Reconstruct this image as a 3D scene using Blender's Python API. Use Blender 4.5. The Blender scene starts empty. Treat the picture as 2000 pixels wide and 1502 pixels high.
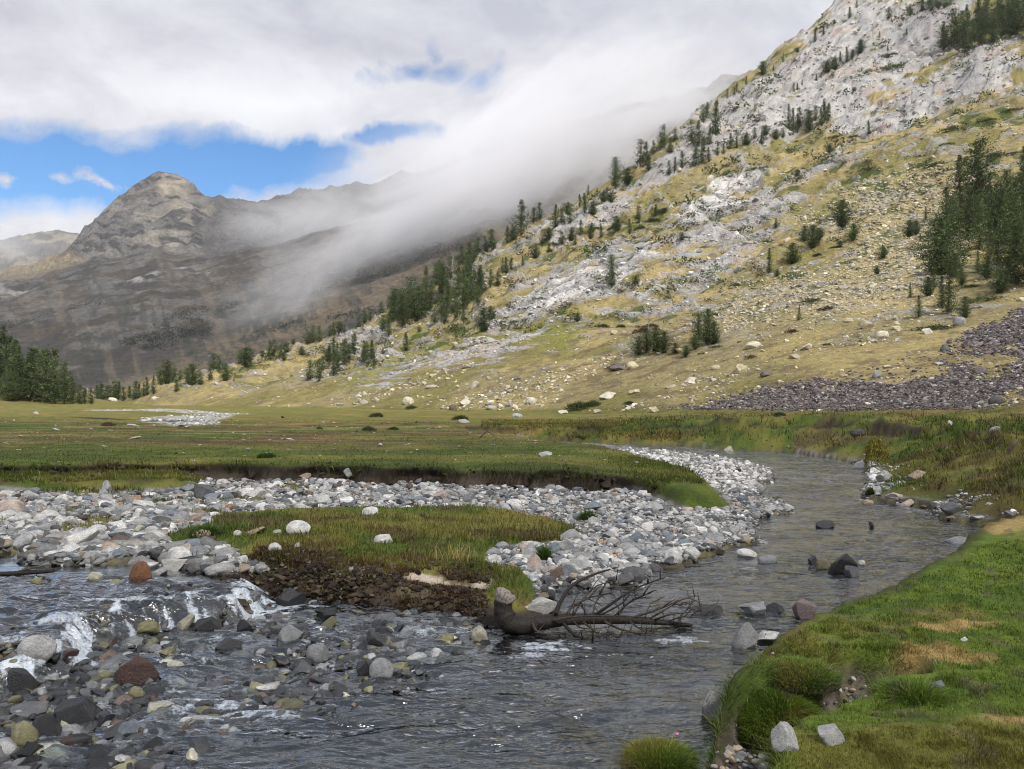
import bpy, math, random
import numpy as np
from mathutils import Vector, Matrix, Quaternion

rng = np.random.default_rng(11)
random.seed(5)
S = bpy.context.scene
COL = S.collection
F, CX, HY, CZ = 1500.0, 1000.0, 778.0, 2.3      # focal length, principal column, horizon row, eye height

def W(px, py, Y):
    "a point seen at (px, py) standing Y metres ahead"
    return np.array([(px - CX) / F * Y, Y, CZ - (py - HY) / F * Y])

def onz(px, py, z=0.0):
    "plan position of a point of known height"
    Y = (CZ - z) * F / (py - HY)
    return ((px - CX) / F * Y, Y)

# ------------------------------------------------------------------ noise
def _hash(ix, iy, seed):
    h = (ix.astype(np.int64) * 374761393 + iy.astype(np.int64) * 668265263 + seed * 1442695041) & 0xFFFFFFFF
    h = ((h ^ (h >> 13)) * 1274126177) & 0xFFFFFFFF
    h = ((h ^ (h >> 16)) * 2246822519) & 0xFFFFFFFF
    return ((h ^ (h >> 15)) & 0xFFFFFF) / float(0xFFFFFF)

def vn(x, y, seed=0):
    x = np.asarray(x, float); y = np.asarray(y, float)
    ix = np.floor(x); iy = np.floor(y)
    fx = x - ix; fy = y - iy
    fx = fx * fx * fx * (fx * (fx * 6 - 15) + 10); fy = fy * fy * fy * (fy * (fy * 6 - 15) + 10)
    a = _hash(ix, iy, seed); b = _hash(ix + 1, iy, seed)
    c = _hash(ix, iy + 1, seed); d = _hash(ix + 1, iy + 1, seed)
    return (a + (b - a) * fx) * (1 - fy) + (c + (d - c) * fx) * fy

def fbm(x, y, o=4, seed=0, gain=.5):
    "0..1, mean .5"
    x = np.asarray(x, float); y = np.asarray(y, float)
    s = 0; a = 1; t = 0
    ca, sa = math.cos(.6), math.sin(.6)
    for k in range(o):
        s = s + a * vn(x, y, seed + k * 17); t += a; a *= gain
        x, y = (x * ca - y * sa) * 2.03 + 3.1, (x * sa + y * ca) * 2.03 + 7.7
    return s / t

def ridged(x, y, o=4, seed=0):
    x = np.asarray(x, float); y = np.asarray(y, float)
    s = 0; a = 1; t = 0
    ca, sa = math.cos(.6), math.sin(.6)
    for k in range(o):
        s = s + a * (1 - np.abs(2 * vn(x, y, seed + k * 13) - 1)); t += a; a *= .5
        x, y = (x * ca - y * sa) * 2.1 + 5.1, (x * sa + y * ca) * 2.1 + 1.7
    return s / t

def ss(a, b, x):
    t = np.clip((x - a) / (b - a), 0, 1)
    return t * t * (3 - 2 * t)

def lerp(a, b, t): return a + (b - a) * t

def mixc(c, d, t):
    "mix colour arrays (n,3) by mask (n,)"
    return c + (np.asarray(d, float) - c) * np.asarray(t)[..., None]

def sdf(poly, X, Y):
    "signed distance to a closed polygon, positive inside"
    X = np.asarray(X, float); Y = np.asarray(Y, float)
    p = np.asarray(poly, float); n = len(p)
    d2 = np.full(X.shape, 1e18); ins = np.zeros(X.shape, bool)
    for i in range(n):
        x0, y0 = p[i]; x1, y1 = p[(i + 1) % n]
        ex, ey = x1 - x0, y1 - y0
        L = ex * ex + ey * ey
        if L < 1e-12: continue
        t = np.clip(((X - x0) * ex + (Y - y0) * ey) / L, 0, 1)
        d2 = np.minimum(d2, (X - x0 - t * ex) ** 2 + (Y - y0 - t * ey) ** 2)
        if y0 != y1:
            c = ((y0 > Y) != (y1 > Y)) & (X < x0 + (Y - y0) / (y1 - y0) * ex)
            ins ^= c
    return np.sqrt(d2) * np.where(ins, 1, -1)

def dseg(line, X, Y):
    "distance to an open polyline"
    X = np.asarray(X, float); Y = np.asarray(Y, float)
    d2 = np.full(X.shape, 1e18)
    for (x0, y0), (x1, y1) in zip(line[:-1], line[1:]):
        ex, ey = x1 - x0, y1 - y0
        t = np.clip(((X - x0) * ex + (Y - y0) * ey) / (ex * ex + ey * ey + 1e-12), 0, 1)
        d2 = np.minimum(d2, (X - x0 - t * ex) ** 2 + (Y - y0 - t * ey) ** 2)
    return np.sqrt(d2)

# ------------------------------------------------------------------ mesh helpers
def mesh_np(name, V, faces, col=None, smooth=True, extra=None):
    "faces: list of (m,k) index arrays; col (n,3); extra {name: (n,)}"
    me = bpy.data.meshes.new(name)
    V = np.ascontiguousarray(V, np.float32)
    me.vertices.add(len(V)); me.vertices.foreach_set('co', V.ravel())
    idx = np.concatenate([np.asarray(f, np.int32).ravel() for f in faces])
    tot = np.concatenate([np.full(len(f), f.shape[1], np.int32) for f in faces])
    st = np.concatenate([[0], np.cumsum(tot)[:-1]]).astype(np.int32)
    me.loops.add(len(idx)); me.loops.foreach_set('vertex_index', idx)
    me.polygons.add(len(tot)); me.polygons.foreach_set('loop_start', st)
    try: me.polygons.foreach_set('loop_total', tot)
    except Exception: pass
    me.polygons.foreach_set('use_smooth', np.full(len(tot), smooth, bool))
    if col is not None:
        a = me.attributes.new('col', 'FLOAT_COLOR', 'POINT')
        c = np.ones((len(V), 4), np.float32); c[:, :3] = np.clip(col, 0, 1)
        a.data.foreach_set('color', c.ravel())
    for k, v in (extra or {}).items():
        a = me.attributes.new(k, 'FLOAT', 'POINT')
        a.data.foreach_set('value', np.ascontiguousarray(v, np.float32))
    me.update(); me.validate()
    return me

def link(name, me, mat=None, parent=None, loc=None):
    o = bpy.data.objects.new(name, me); COL.objects.link(o)
    if mat is not None and me is not None and len(me.materials) == 0: me.materials.append(mat)
    if parent is not None: o.parent = parent
    if loc is not None: o.location = loc
    return o

def tag(o, label=None, cat=None, group=None, kind=None):
    if label: o['label'] = label
    if cat: o['category'] = cat
    if group: o['group'] = group
    if kind: o['kind'] = kind
    return o

def grid_faces(nr, nc):
    i = np.arange(nr * nc).reshape(nr, nc)
    return np.stack([i[:-1, :-1], i[:-1, 1:], i[1:, 1:], i[1:, :-1]], -1).reshape(-1, 4)

# ------------------------------------------------------------------ materials
class N:
    def __init__(s, name):
        s.m = bpy.data.materials.new(name); s.m.use_nodes = True
        s.t = s.m.node_tree; s.t.nodes.clear()
        s.out = s.t.nodes.new('ShaderNodeOutputMaterial')
    def n(s, typ, **kw):
        x = s.t.nodes.new(typ)
        for k, v in kw.items():
            if k.startswith('_'): setattr(x, k[1:], v)
            else:
                key = int(k[1:]) if k[0] == 'i' and k[1:].isdigit() else k.replace('__', ' ')
                sock = x.inputs[key]
                if isinstance(v, bpy.types.NodeSocket): s.t.links.new(v, sock)
                else: sock.default_value = v
        return x
    def l(s, a, b): s.t.links.new(a, b)
    def math(s, op, a, b=0.0, clamp=False):
        return s.n('ShaderNodeMath', _operation=op, _use_clamp=clamp, i0=a, i1=b).outputs[0]
    def noise(s, vec, scale, detail=4, rough=.55, dist=0.0):
        return s.n('ShaderNodeTexNoise', Vector=vec, Scale=scale, Detail=detail, Roughness=rough, Distortion=dist).outputs['Fac']
    def ramp(s, fac, a, b, c0=0.0, c1=1.0):
        return s.n('ShaderNodeMapRange', _clamp=True, Value=fac, From__Min=a, From__Max=b, To__Min=c0, To__Max=c1).outputs[0]
    def mul(s, col, f):
        "scale a colour by a number socket"
        return s.n('ShaderNodeVectorMath', _operation='MULTIPLY', i0=col, i1=s.n('ShaderNodeCombineXYZ', X=f, Y=f, Z=f).outputs[0]).outputs[0]

def mat_ground(name, rough=.95, scales=((4, .35), (30, .3)), bump=.5, bscale=20, bdist=.05, spec=.2):
    k = N(name)
    geo = k.n('ShaderNodeNewGeometry').outputs['Position']
    col = k.n('ShaderNodeAttribute', _attribute_name='col').outputs['Color']
    for sc, am in scales:
        f = k.ramp(k.noise(geo, sc, 5, .6), .25, .75, 1 - am, 1 + am)
        col = k.mul(col, f)
    b = k.n('ShaderNodeBump', Strength=bump, Distance=bdist, Height=k.noise(geo, bscale, 6, .65)).outputs[0]
    p = k.n('ShaderNodeBsdfPrincipled', Base__Color=col, Roughness=rough, Normal=b)
    p.inputs['Specular IOR Level'].default_value = spec
    k.l(p.outputs[0], k.out.inputs[0])
    return k.m

def mat_stone(name, attr, rough=.75, spec=.35, scale=6, coords='Object'):
    "stone: colour from the vertex attribute or from the object's own colour, with grain, veins and lichen"
    k = N(name)
    co = k.n('ShaderNodeTexCoord').outputs['Object'] if coords == 'Object' else k.n('ShaderNodeNewGeometry').outputs['Position']
    if attr: col = k.n('ShaderNodeAttribute', _attribute_name='col').outputs['Color']
    else:
        oi = k.n('ShaderNodeObjectInfo'); col = oi.outputs['Color']
        co = k.n('ShaderNodeVectorMath', _operation='ADD', i0=co, i1=k.n('ShaderNodeVectorMath', _operation='MULTIPLY', i0=oi.outputs['Location'], i1=(7, 5, 3)).outputs[0]).outputs[0]
    col = k.mul(col, k.ramp(k.noise(co, scale * .35, 3, .6), .3, .7, .72, 1.25))
    col = k.mul(col, k.ramp(k.noise(co, scale * 2.5, 6, .7), .3, .7, .62, 1.3))
    wv = k.noise(k.n('ShaderNodeVectorMath', _operation='MULTIPLY', i0=co, i1=(1, 1.2, 5)).outputs[0], scale * .6, 4, .6, .8)
    col = k.mul(col, k.ramp(wv, .42, .6, .82, 1.08))
    h = k.noise(co, scale * 1.6, 8, .7)
    b = k.n('ShaderNodeBump', Strength=.55, Distance=.25 / scale, Height=h).outputs[0]
    p = k.n('ShaderNodeBsdfPrincipled', Base__Color=col, Roughness=rough, Normal=b)
    p.inputs['Specular IOR Level'].default_value = spec
    k.l(p.outputs[0], k.out.inputs[0])
    return k.m

def mat_leaf(name, rnd=.35, transl=.25, rough=.6, spec=.3):
    "foliage and grass: colour from the vertex attribute, varied from object to object"
    k = N(name)
    col = k.n('ShaderNodeAttribute', _attribute_name='col').outputs['Color']
    r = k.n('ShaderNodeObjectInfo').outputs['Random']
    col = k.mul(col, k.ramp(r, 0, 1, 1 - rnd, 1 + rnd))
    p = k.n('ShaderNodeBsdfPrincipled', Base__Color=col, Roughness=rough)
    p.inputs['Specular IOR Level'].default_value = spec
    t = k.n('ShaderNodeBsdfTranslucent', Color=k.mul(col, 1.3))
    mx = k.n('ShaderNodeMixShader', Fac=transl)
    k.l(p.outputs[0], mx.inputs[1]); k.l(t.outputs[0], mx.inputs[2])
    k.l(mx.outputs[0], k.out.inputs[0])
    return k.m

def mat_bark(name, c0, c1, scale=30, rough=.9):
    k = N(name)
    co = k.n('ShaderNodeTexCoord').outputs['Object']
    n1 = k.noise(co, scale, 6, .7)
    mx = k.n('ShaderNodeMix', _data_type='RGBA', Factor=k.ramp(n1, .35, .65))
    mx.inputs[6].default_value = (*c0, 1); mx.inputs[7].default_value = (*c1, 1)
    b = k.n('ShaderNodeBump', Strength=.7, Distance=.01, Height=n1).outputs[0]
    p = k.n('ShaderNodeBsdfPrincipled', Base__Color=mx.outputs[2], Roughness=rough, Normal=b)
    p.inputs['Specular IOR Level'].default_value = .25
    k.l(p.outputs[0], k.out.inputs[0])
    return k.m

# ------------------------------------------------------------------ plan of the near ground
def pz(pts, z): return [onz(a, b, z) for a, b in pts]

WATER_EDGE_RIGHT = [(1317, 871), (1415, 879), (1545, 884), (1587, 891), (1650, 901), (1702, 915), (1700, 934), (1688, 962),
                    (1690, 978), (1739, 984), (1819, 992), (1835, 1008), (1883, 1024), (1907, 1048), (1960, 1075), (2300, 1140), (2700, 1180)]
FAR = [(-95, 56), (-40, 50), (-20, 47), (0, 42)] + pz(WATER_EDGE_RIGHT, .03) + [(60, 8), (900, 40), (900, 900), (-900, 900), (-900, 80)]
MEADOW = [(-95, 24)] + pz([(-800, 912), (-300, 910), (0, 908), (60, 906), (130, 908), (200, 903), (300, 905), (400, 905), (500, 907), (560, 910), (600, 907), (700, 908),
          (760, 912), (840, 911), (900, 915), (960, 914), (1040, 917), (1100, 915), (1160, 920), (1200, 918), (1280, 924), (1335, 933), (1374, 930),
          (1368, 910), (1335, 893), (1290, 884), (1200, 870), (1050, 858)], .75) + [(-1, 36), (-4, 50), (-20, 60), (-95, 66)]
NEAR_RIM = [(1408, 1560), (1408, 1500), (1403, 1440), (1404, 1375), (1418, 1340), (1462, 1310), (1478, 1282), (1510, 1258), (1548, 1238), (1605, 1204),
            (1660, 1178), (1725, 1154), (1790, 1130), (1868, 1098), (1909, 1068)]
NEAR = pz(NEAR_RIM, .42) + [onz(1960, 1036, .55), onz(2010, 1012, .7), onz(2150, 985, .8), onz(2500, 940, .9), (30, 14), (40, -6), (-4, -6), (-2.5, 1.2), (.2, 2.6)]
ISLAND = pz([(345, 1092), (300, 1066), (330, 1052), (390, 1040), (400, 1018), (480, 1014), (560, 1006), (640, 1004), (700, 998), (760, 996), (850, 984), (930, 982), (985, 984),
             (1060, 997), (1128, 1012), (1152, 1028), (1125, 1044), (1060, 1050), (990, 1056), (962, 1068), (985, 1088)], .28) + pz([(1024, 1108), (1052, 1135), (1066, 1162),
             (1072, 1195), (1010, 1212), (960, 1205), (935, 1188), (860, 1180), (790, 1180), (720, 1176), (640, 1178), (590, 1165), (540, 1160), (505, 1150), (470, 1135), (430, 1118), (380, 1112)], .08)
SAND = pz([(755, 1122), (800, 1112), (850, 1104), (880, 1116), (950, 1120), (955, 1130), (900, 1136), (840, 1138), (790, 1140), (752, 1134)], .33)
WATER = pz([(-500, 1078), (0, 1080), (55, 1086), (75, 1103), (130, 1106), (200, 1104), (262, 1100), (330, 1098), (352, 1112), (400, 1114), (440, 1128)], .29) + \
        pz([(500, 1160), (560, 1172), (620, 1182), (720, 1184), (800, 1186), (900, 1188), (960, 1215), (1010, 1222), (1078, 1198), (1070, 1160), (1062, 1148), (1130, 1146), (1240, 1142), (1268, 1106), (1330, 1110), (1366, 1086),
            (1418, 1070), (1474, 1058), (1470, 1030), (1480, 1010), (1546, 998), (1520, 980), (1486, 968), (1478, 950), (1514, 934), (1500, 915), (1440, 902), (1370, 890), (1322, 884)], .02) + \
        [(4.5, 38), (1, 39.5), (1, 41.5)] + pz(WATER_EDGE_RIGHT[:-4], .0) + \
        [(11, 10.5)] + [onz(a + 30, b + 3, .3) for a, b in NEAR_RIM[::-1]] + [(2, 3.2), (0, 2.2), (-9, 2.2), (-12, 6)]
POOL = pz([(-600, 1060), (0, 1060), (450, 1085), (520, 1150), (505, 1172), (440, 1186), (330, 1196), (240, 1215), (160, 1245), (130, 1282), (60, 1300), (0, 1308), (-300, 1330), (-700, 1400)], .22)
RIFFLE = pz([(-700, 1330), (0, 1296), (300, 1200), (520, 1180), (900, 1192), (965, 1228), (860, 1270), (760, 1312), (640, 1350), (430, 1405), (330, 1440), (180, 1520), (-500, 1600)], .04)
GULLY = [onz(1755, 1345, .25), onz(1690, 1352, .22), onz(1655, 1390, .2), onz(1600, 1430, .15), onz(1540, 1465, .1), onz(1490, 1500, .05), onz(1450, 1560, .0), onz(1420, 1640, .0)]
BRAID = pz([(262, 820), (330, 813), (400, 812), (430, 806), (490, 808), (455, 815), (420, 820), (425, 831), (340, 833), (300, 828)], .7)
BRAID2 = pz([(160, 804.5), (215, 801), (300, 801), (420, 804), (480, 806), (420, 808.5), (300, 804.5)], .72)

def water_z(X, Y):
    s = sdf(POOL, X, Y)
    s = s + (fbm(X * 1.3, Y * 1.3, 3, 91) - .5) * .7
    return .09 * ss(-1.7, -.3, s) + .21 * ss(-.10, .38, s)

def far_z(X, Y):
    z = .78 + .55 * ss(3, 14, X) * ss(90, 30, Y) + .25 * (fbm(X * .12, Y * .12, 3, 31) - .5) * ss(15, 60, Y) * 2
    z = z + ss(3.5, 8, X) * ss(60, 30, Y) * ((fbm(X * .9, Y * .9, 3, 33) - .5) * .5 + (ridged(X * .5, Y * .5, 2, 34) - .6) * .45 + (ridged(X * 1.5, Y * 1.5, 2, 35) - .6) * .22)
    # wooded knoll at the left of the valley floor
    k = np.exp(-(((X + 143) / 20) ** 2 + ((Y - 205) / 22) ** 2))
    return z + 9 * k * (1 + .5 * (fbm(X * .1, Y * .1, 3, 8) - .5))

def ground(X, Y, info=False):
    X = np.asarray(X, float); Y = np.asarray(Y, float)
    wob = (fbm(X * 2.2, Y * 2.2, 3, 3) - .5)
    sw = sdf(WATER, X, Y) + wob * .22
    zw = water_z(X, Y)
    # gravel floor of the corridor and the stream bed
    zg = .07 + .016 * np.clip(Y - 8, 0, 9) * ss(4, -2, X) + .25 * ss(-1, -4.5, X) * ss(17, 11, Y) + .10 * (fbm(X * .8, Y * .8, 3, 5) - .5)
    zg = zg + .17 * ss(-2.6, -.3, sdf(MEADOW, X, Y)) * ss(4.2, 2.5, X) * ss(27, 24, Y)
    zg = np.maximum(zg, zw + .015 + .12 * ss(0, .8, -sw))
    shallow = ss(-.25, .2, sdf(RIFFLE, X, Y) + wob * .5)      # stony riffle, left foreground
    dep = lerp(np.minimum(.34, .05 + .22 * np.clip(sw, 0, 9)), .05, shallow * .8)
    zb = zw - dep + .05 * (fbm(X * 3, Y * 3, 2, 9) - .5)
    rap = ss(-.1, .25, sdf(POOL, X, Y)) * ss(8.75, 8.45, Y + wob * .3)        # rock sill the pool spills over
    zb = lerp(zb, zw - .035 + .085 * (ridged(X * 1.7, Y * 2.3, 3, 58) - .62), rap)
    z = lerp(zg, zb, ss(-.03, .1, sw))
    si = sdf(ISLAND, X, Y) + wob * .10
    wi = ss(-.02, .34, si)
    zi = .22 + .20 * ss(0, -3.5, X) + .09 * ss(0, 1.4, si) + .07 * (fbm(X * 1.6, Y * 1.6, 3, 12) - .5)
    ssd = sdf(SAND, X, Y)
    zi = zi - .05 * ss(-.1, .1, ssd)
    z = lerp(z, np.maximum(zi, z + .02), wi)
    # eroded meadow bank
    w2 = (fbm(X * 1.1, Y * 1.1, 4, 15) - .5) * .5 + (vn(X * .35, Y * .35, 16) - .5) * .8
    sm = sdf(MEADOW, X, Y) + w2 * .8
    tip = ss(2.2, 3.6, X)
    wm = lerp(ss(-.19, .10, sm), ss(-.5, .25, sm), tip)
    zm = .75 + .10 * (fbm(X * .3, Y * .3, 4, 18) - .5) + .04 * (fbm(X * 2, Y * 2, 2, 19) - .5)
    zm = zm - .20 * ss(.5, 4.2, X) * ss(26, 20, Y)
    zm = zm + .5 * (vn(X * .07, Y * .22, 77) - .5) * ss(24, 45, Y) * .5
    shelf = ss(-1.9, -1.3, sm) * ss(-6.5, -8, X) * (1 - wm)     # grassy shelf below the bank, far left
    z = z + shelf * (.16 + .08 * (fbm(X * 2, Y * 2, 2, 41) - .5))
    z = lerp(z, zm, wm)
    # far side
    sf = sdf(FAR, X, Y) + wob * .3
    wid = lerp(.9, 2.6, ss(4, 9, X))
    wf = .70 * ss(-.05, 1.1, sf / wid) ** .8 + .30 * ss(wid, wid + .5, sf + (fbm(X * .45, Y * .45, 4, 25) - .5) * 2.4)
    zf = far_z(X, Y)
    z = lerp(z, zf, wf)
    # near bank with tussocks and a small gully
    sn = sdf(NEAR, X, Y) + wob * .10
    dg = dseg(GULLY, X, Y) + (fbm(X * 4, Y * 4, 2, 51) - .5) * .14
    gy = ss(.25, .10, dg) * ss(6.0, 5.6, Y)
    wn = ss(-.14, .05, sn)
    zn = .40 + .035 * np.clip(X - 1.2, 0, 6) + .16 * ss(4.2, 6.5, X) * ss(7, 10, Y) + .12 * (fbm(X * 1.5, Y * 1.5, 3, 52) - .5) + .05 * (ridged(X * 3.2, Y * 3.2, 2, 55) - .6)
    zn = zn + .14 * np.exp(-(((X - 1.66) / .36) ** 2 + ((Y - 5.0) / .3) ** 2)) + .12 * np.exp(-(((X - 2.6) / .6) ** 2 + ((Y - 4.1) / .35) ** 2))
    z0n = z
    z = lerp(z, np.maximum(zn, z), wn)
    z = lerp(z, np.maximum(z0n, .06 + .08 * (Y - 4.4)) + .03 * (fbm(X * 8, Y * 8, 2, 56) - .5), gy * wn)
    if not info: return z
    return z, dict(rap=rap, sw=sw, zw=zw, wi=wi, si=si, ssd=ssd, sm=sm, wm=wm, sf=sf, wf=wf, wid=wid, sn=sn, wn=wn, gy=gy, shallow=shallow, shelf=shelf, tip=tip, wob=wob)

def drop(px, py, z0=.3):
    "stand a pixel on the ground: returns X, Y, Z arrays"
    px = np.asarray(px, float); py = np.asarray(py, float)
    z = np.full(px.shape, z0)
    for _ in range(7):
        Y = np.clip((CZ - z) * F / np.maximum(py - HY, 3), 2, 400)
        X = (px - CX) / F * Y
        z = lerp(z, ground(X, Y), .75)
    return X, Y, ground(X, Y)
# ------------------------------------------------------------------ colours (albedo)
GRASS_D = (.050, .080, .014); GRASS_M = (.088, .118, .020); GRASS_Y = (.185, .165, .040)
STRAW = (.40, .28, .115); HEATH = (.105, .072, .034); SOIL = (.038, .028, .020); SOIL_L = (.115, .088, .062)
SANDC = (.50, .42, .33); GRAVEL_C = (.25, .24, .225); BED = (.105, .092, .062)

def grass_tone(X, Y, kind):
    "turf colour by place: 0 near bank, 1 island, 2 meadow, 3 far side"
    n1 = fbm(X * .8, Y * .8, 4, 61); n2 = fbm(X * 3.5, Y * 3.5, 3, 62); n3 = fbm(X * .22, Y * .5, 4, 63)
    c = np.tile(np.array(GRASS_M), (X.size, 1)).reshape(X.shape + (3,))
    c = mixc(c, GRASS_D, ss(.45, .62, n2) * .75)
    if kind == 0:
        c = c * np.array((1.32, 1.40, 1.2))
        c = mixc(c, GRASS_Y, ss(.52, .70, n1) * .75)
        d = np.exp(-(((X - 3.05) / .42) ** 2 + ((Y - 5.55) / .2) ** 2)) + .8 * np.exp(-(((X - 3.5) / .5) ** 2 + ((Y - 6.1) / .12) ** 2)) + .8 * np.exp(-(((X - 2.9) / .5) ** 2 + ((Y - 4.25) / .18) ** 2)) + ss(8.2, 9.6, Y) * ss(5.2, 6, X) * .8
        c = mixc(c, STRAW, ss(.35, .8, d + (n2 - .5) * .9) * .85)
        c = mixc(c, SOIL_L, ss(.66, .74, fbm(X * 5, Y * 5, 3, 66)) * .5)
    elif kind == 1:
        c = mixc(c, GRASS_Y, ss(.42, .60, n1) * .8)
        c = mixc(c, HEATH, ss(.50, .66, fbm(X * 1.7, Y * 2.6, 4, 64)) * .8)
        c = mixc(c, (.30, .17, .06), np.exp(-(((X - .9) / .9) ** 2 + ((Y - 13.3) / .5) ** 2)) * ss(.4, .6, n2) * .8)
        c = mixc(c, (.08, .14, .018), np.exp(-(((X + 2.4) / 1.3) ** 2 + ((Y - 13.0) / .6) ** 2)) * .7)
    elif kind == 2:
        c = c * np.array((.94, .92, .85))
        c = mixc(c, (.055, .075, .016), ss(.50, .62, fbm(X * .12, Y * .35, 4, 65)) * .7)
        c = mixc(c, GRASS_Y, ss(.46, .66, n3) * .55)
        c = mixc(c, HEATH, ss(.46, .60, fbm(X * .22, Y * .8, 4, 67)) * ss(19, 28, Y) * .85)
        c = mixc(c, (.26, .19, .075), ss(.54, .66, fbm(X * .3, Y * 1.6, 4, 68)) * ss(20, 34, Y) * .65)
        c = mixc(c, (.19, .19, .045), ss(85, 150, Y) * .8)
    else:
        c = c * .95
        c = mixc(c, HEATH, ss(.44, .66, fbm(X * .55, Y * .55, 4, 69)) * .8)
        c = mixc(c, GRASS_Y, ss(.50, .66, n1) * .6)
        c = mixc(c, (.17, .16, .04), ss(42, 60, Y) * .7)
        c = mixc(c, (.24, .165, .055), ss(.52, .66, fbm(X * .2, Y * .5, 4, 70)) * ss(26, 40, Y) * .6)
    if kind >= 2: c = c * (.62 + .76 * fbm(X * .9 + kind, Y * 1.3, 5, 84))[..., None]
    return c

# ------------------------------------------------------------------ the ground
def fan(us, ys):
    Yg = np.repeat(ys[:, None], len(us), 1); Xg = us[None, :] * Yg
    return Xg, Yg
us = np.linspace(-.95, .95, 1150)
ys = np.concatenate([np.exp(np.linspace(math.log(2.2), math.log(9), 300))[:-1], np.exp(np.linspace(math.log(9), math.log(26), 420))[:-1], np.exp(np.linspace(math.log(26), math.log(420), 200))])
X, Y = fan(us, ys)
Z, I = ground(X, Y, True)
n2 = fbm(X * 6, Y * 6, 4, 71); n1 = fbm(X * 1.3, Y * 1.3, 4, 72)
c = np.tile(np.array(GRAVEL_C), X.shape + (1,))
c = mixc(c, (.12, .115, .105), ss(.42, .62, n2)); c = mixc(c, (.21, .18, .13), ss(.55, .7, n1) * .5)
wet = ss(-.14, .02, I['sw'])
c = mixc(c, BED, wet); c = mixc(c, (.045, .042, .036), wet * ss(.45, .6, n2) * .7); c = mixc(c, (.19, .165, .085), wet * ss(.56, .70, fbm(X * 2.5, Y * 2.5, 4, 73)) * .8)
c = mixc(c, (.034, .025, .019), I['rap'] * wet * .95)
gr = grass_tone(X, Y, 1)
soil_i = ss(.70, .20, I['si'] - .1 + (n1 - .5) * .5) * ss(-.2, .2, -(Y - 9.6) + (X + 3) * .05) * ss(-.1, -.7, X)       # worn south edge of the island
gr = mixc(gr, SOIL, soil_i * ss(.35, .5, n2) * .9); gr = mixc(gr, SOIL_L, soil_i * ss(.5, .62, n1) * .7)
gr = mixc(gr, SANDC, ss(-.03, .10, I['ssd'] + (n2 - .5) * .35) * ss(.34, .55, I['si'] + (n1 - .5) * .3))
c = mixc(c, (.060, .046, .034), ss(-.35, -.05, I['si']) * ss(9.6, 9.2, Y) * ss(-4, -3.2, X))
c = mixc(c, gr, ss(.12, .4, I['wi']))
# patches of turf starting in the gravel
pt = ss(.60, .68, fbm(X * 1.1, Y * 1.6, 4, 74)) * ss(-2, -5, X) * ss(.2, .5, -I['sw']) * (1 - I['wi'])
c = mixc(c, grass_tone(X, Y, 1), pt * .8)
c = mixc(c, grass_tone(X, Y, 1) * .9, ss(.3, .7, I['shelf']))
# meadow and its bank of bare earth
bank = ss(-.40, -.22, I['sm']) * ss(.10, -.02, I['sm'] - .02) * (1 - I['tip']) * ss(28, 24, Y)
strata = fbm(X * .8, Z * 30 + X * .3, 4, 75)
soilc = mixc(np.tile(np.array((.024, .018, .013)), X.shape + (1,)), (.085, .066, .048), ss(.52, .68, strata) * .6)
c = mixc(c, grass_tone(X, Y, 2), ss(lerp(.4, .02, I['tip']), lerp(.9, .15, I['tip']), I['wm']))
c = mixc(c, soilc, bank)
nearfoot = ss(-1.1, -.2, I['sm']) * (1 - I['wm']) * (1 - I['tip']) * (1 - I['wi'])
c = mixc(c, (.10, .085, .062), nearfoot * ss(.35, .6, n1) * .7)
gf = grass_tone(X, Y, 3)
scar = np.exp(-((I['sf'] - I['wid'] - .15 + (n1 - .5) * .6) / .28) ** 2) * ss(.42, .6, fbm(X * .5, Y * .5, 3, 78)) * ss(55, 40, Y)
gf = mixc(gf, SOIL, np.clip(scar * 1.4, 0, .95))
c = mixc(c, gf, ss(.03, .12, I['wf']))
c = mixc(c, (.36, .35, .32), np.maximum(ss(-.4, .3, sdf(BRAID, X, Y)), ss(-.4, .3, sdf(BRAID2, X, Y))) * ss(.3, .45, fbm(X * 2, Y * 2, 3, 79)))
dk = dseg([onz(160, 817, .75), onz(230, 818, .75), onz(300, 820, .75), onz(345, 824, .72)], X, Y)
c = mixc(c, SOIL, ss(1.0, .5, dk + (n1 - .5)))
c = mixc(c, (.17, .155, .07), np.exp(-(((X + 138) / 30) ** 2 + ((Y - 200) / 30) ** 2)))
nb = grass_tone(X, Y, 0)
edge = ss(.22, .02, I['sn'] + (n1 - .5) * .2)
nb = mixc(nb, SOIL, edge * .7)
c = mixc(c, nb, ss(.2, .5, I['wn']))
c = mixc(c, (.085, .068, .050), ss(.3, .7, I['gy']) * ss(.2, .5, I['wn'])); c = mixc(c, (.20, .17, .135), ss(.4, .8, I['gy']) * ss(.5, .62, n2) * ss(.2, .5, I['wn']))
# undercut below the turf edge of the meadow bank
mid = np.exp(-((I['wm'] - .35) / .28) ** 2) * (1 - I['tip']) * ss(26, 22, Y)
Yo = Y + mid * (.05 + .16 * ss(.42, .62, vn(X * 1.7, X * .3, 81)))
turf = np.where(I['wm'] > .85, -.07 * ss(.16, .02, I['sm']) * (vn(X * 5, Y, 82)), 0) * (1 - I['tip']) * ss(26, 22, Y)
Zf = Z + .012 * (fbm(X * 9, Y * 9, 3, 83) - .5) * ss(30, 15, Y)
G = mesh_np('ground', np.stack([X, Yo + turf, Zf], -1).reshape(-1, 3), [grid_faces(*X.shape)], c.reshape(-1, 3))
M_ground = mat_ground('turf_and_gravel', scales=((2.2, .18), (18, .3), (90, .3)), bump=.6, bscale=45, bdist=.03)
o = link('ground', G, M_ground); tag(o, kind='structure')

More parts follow.
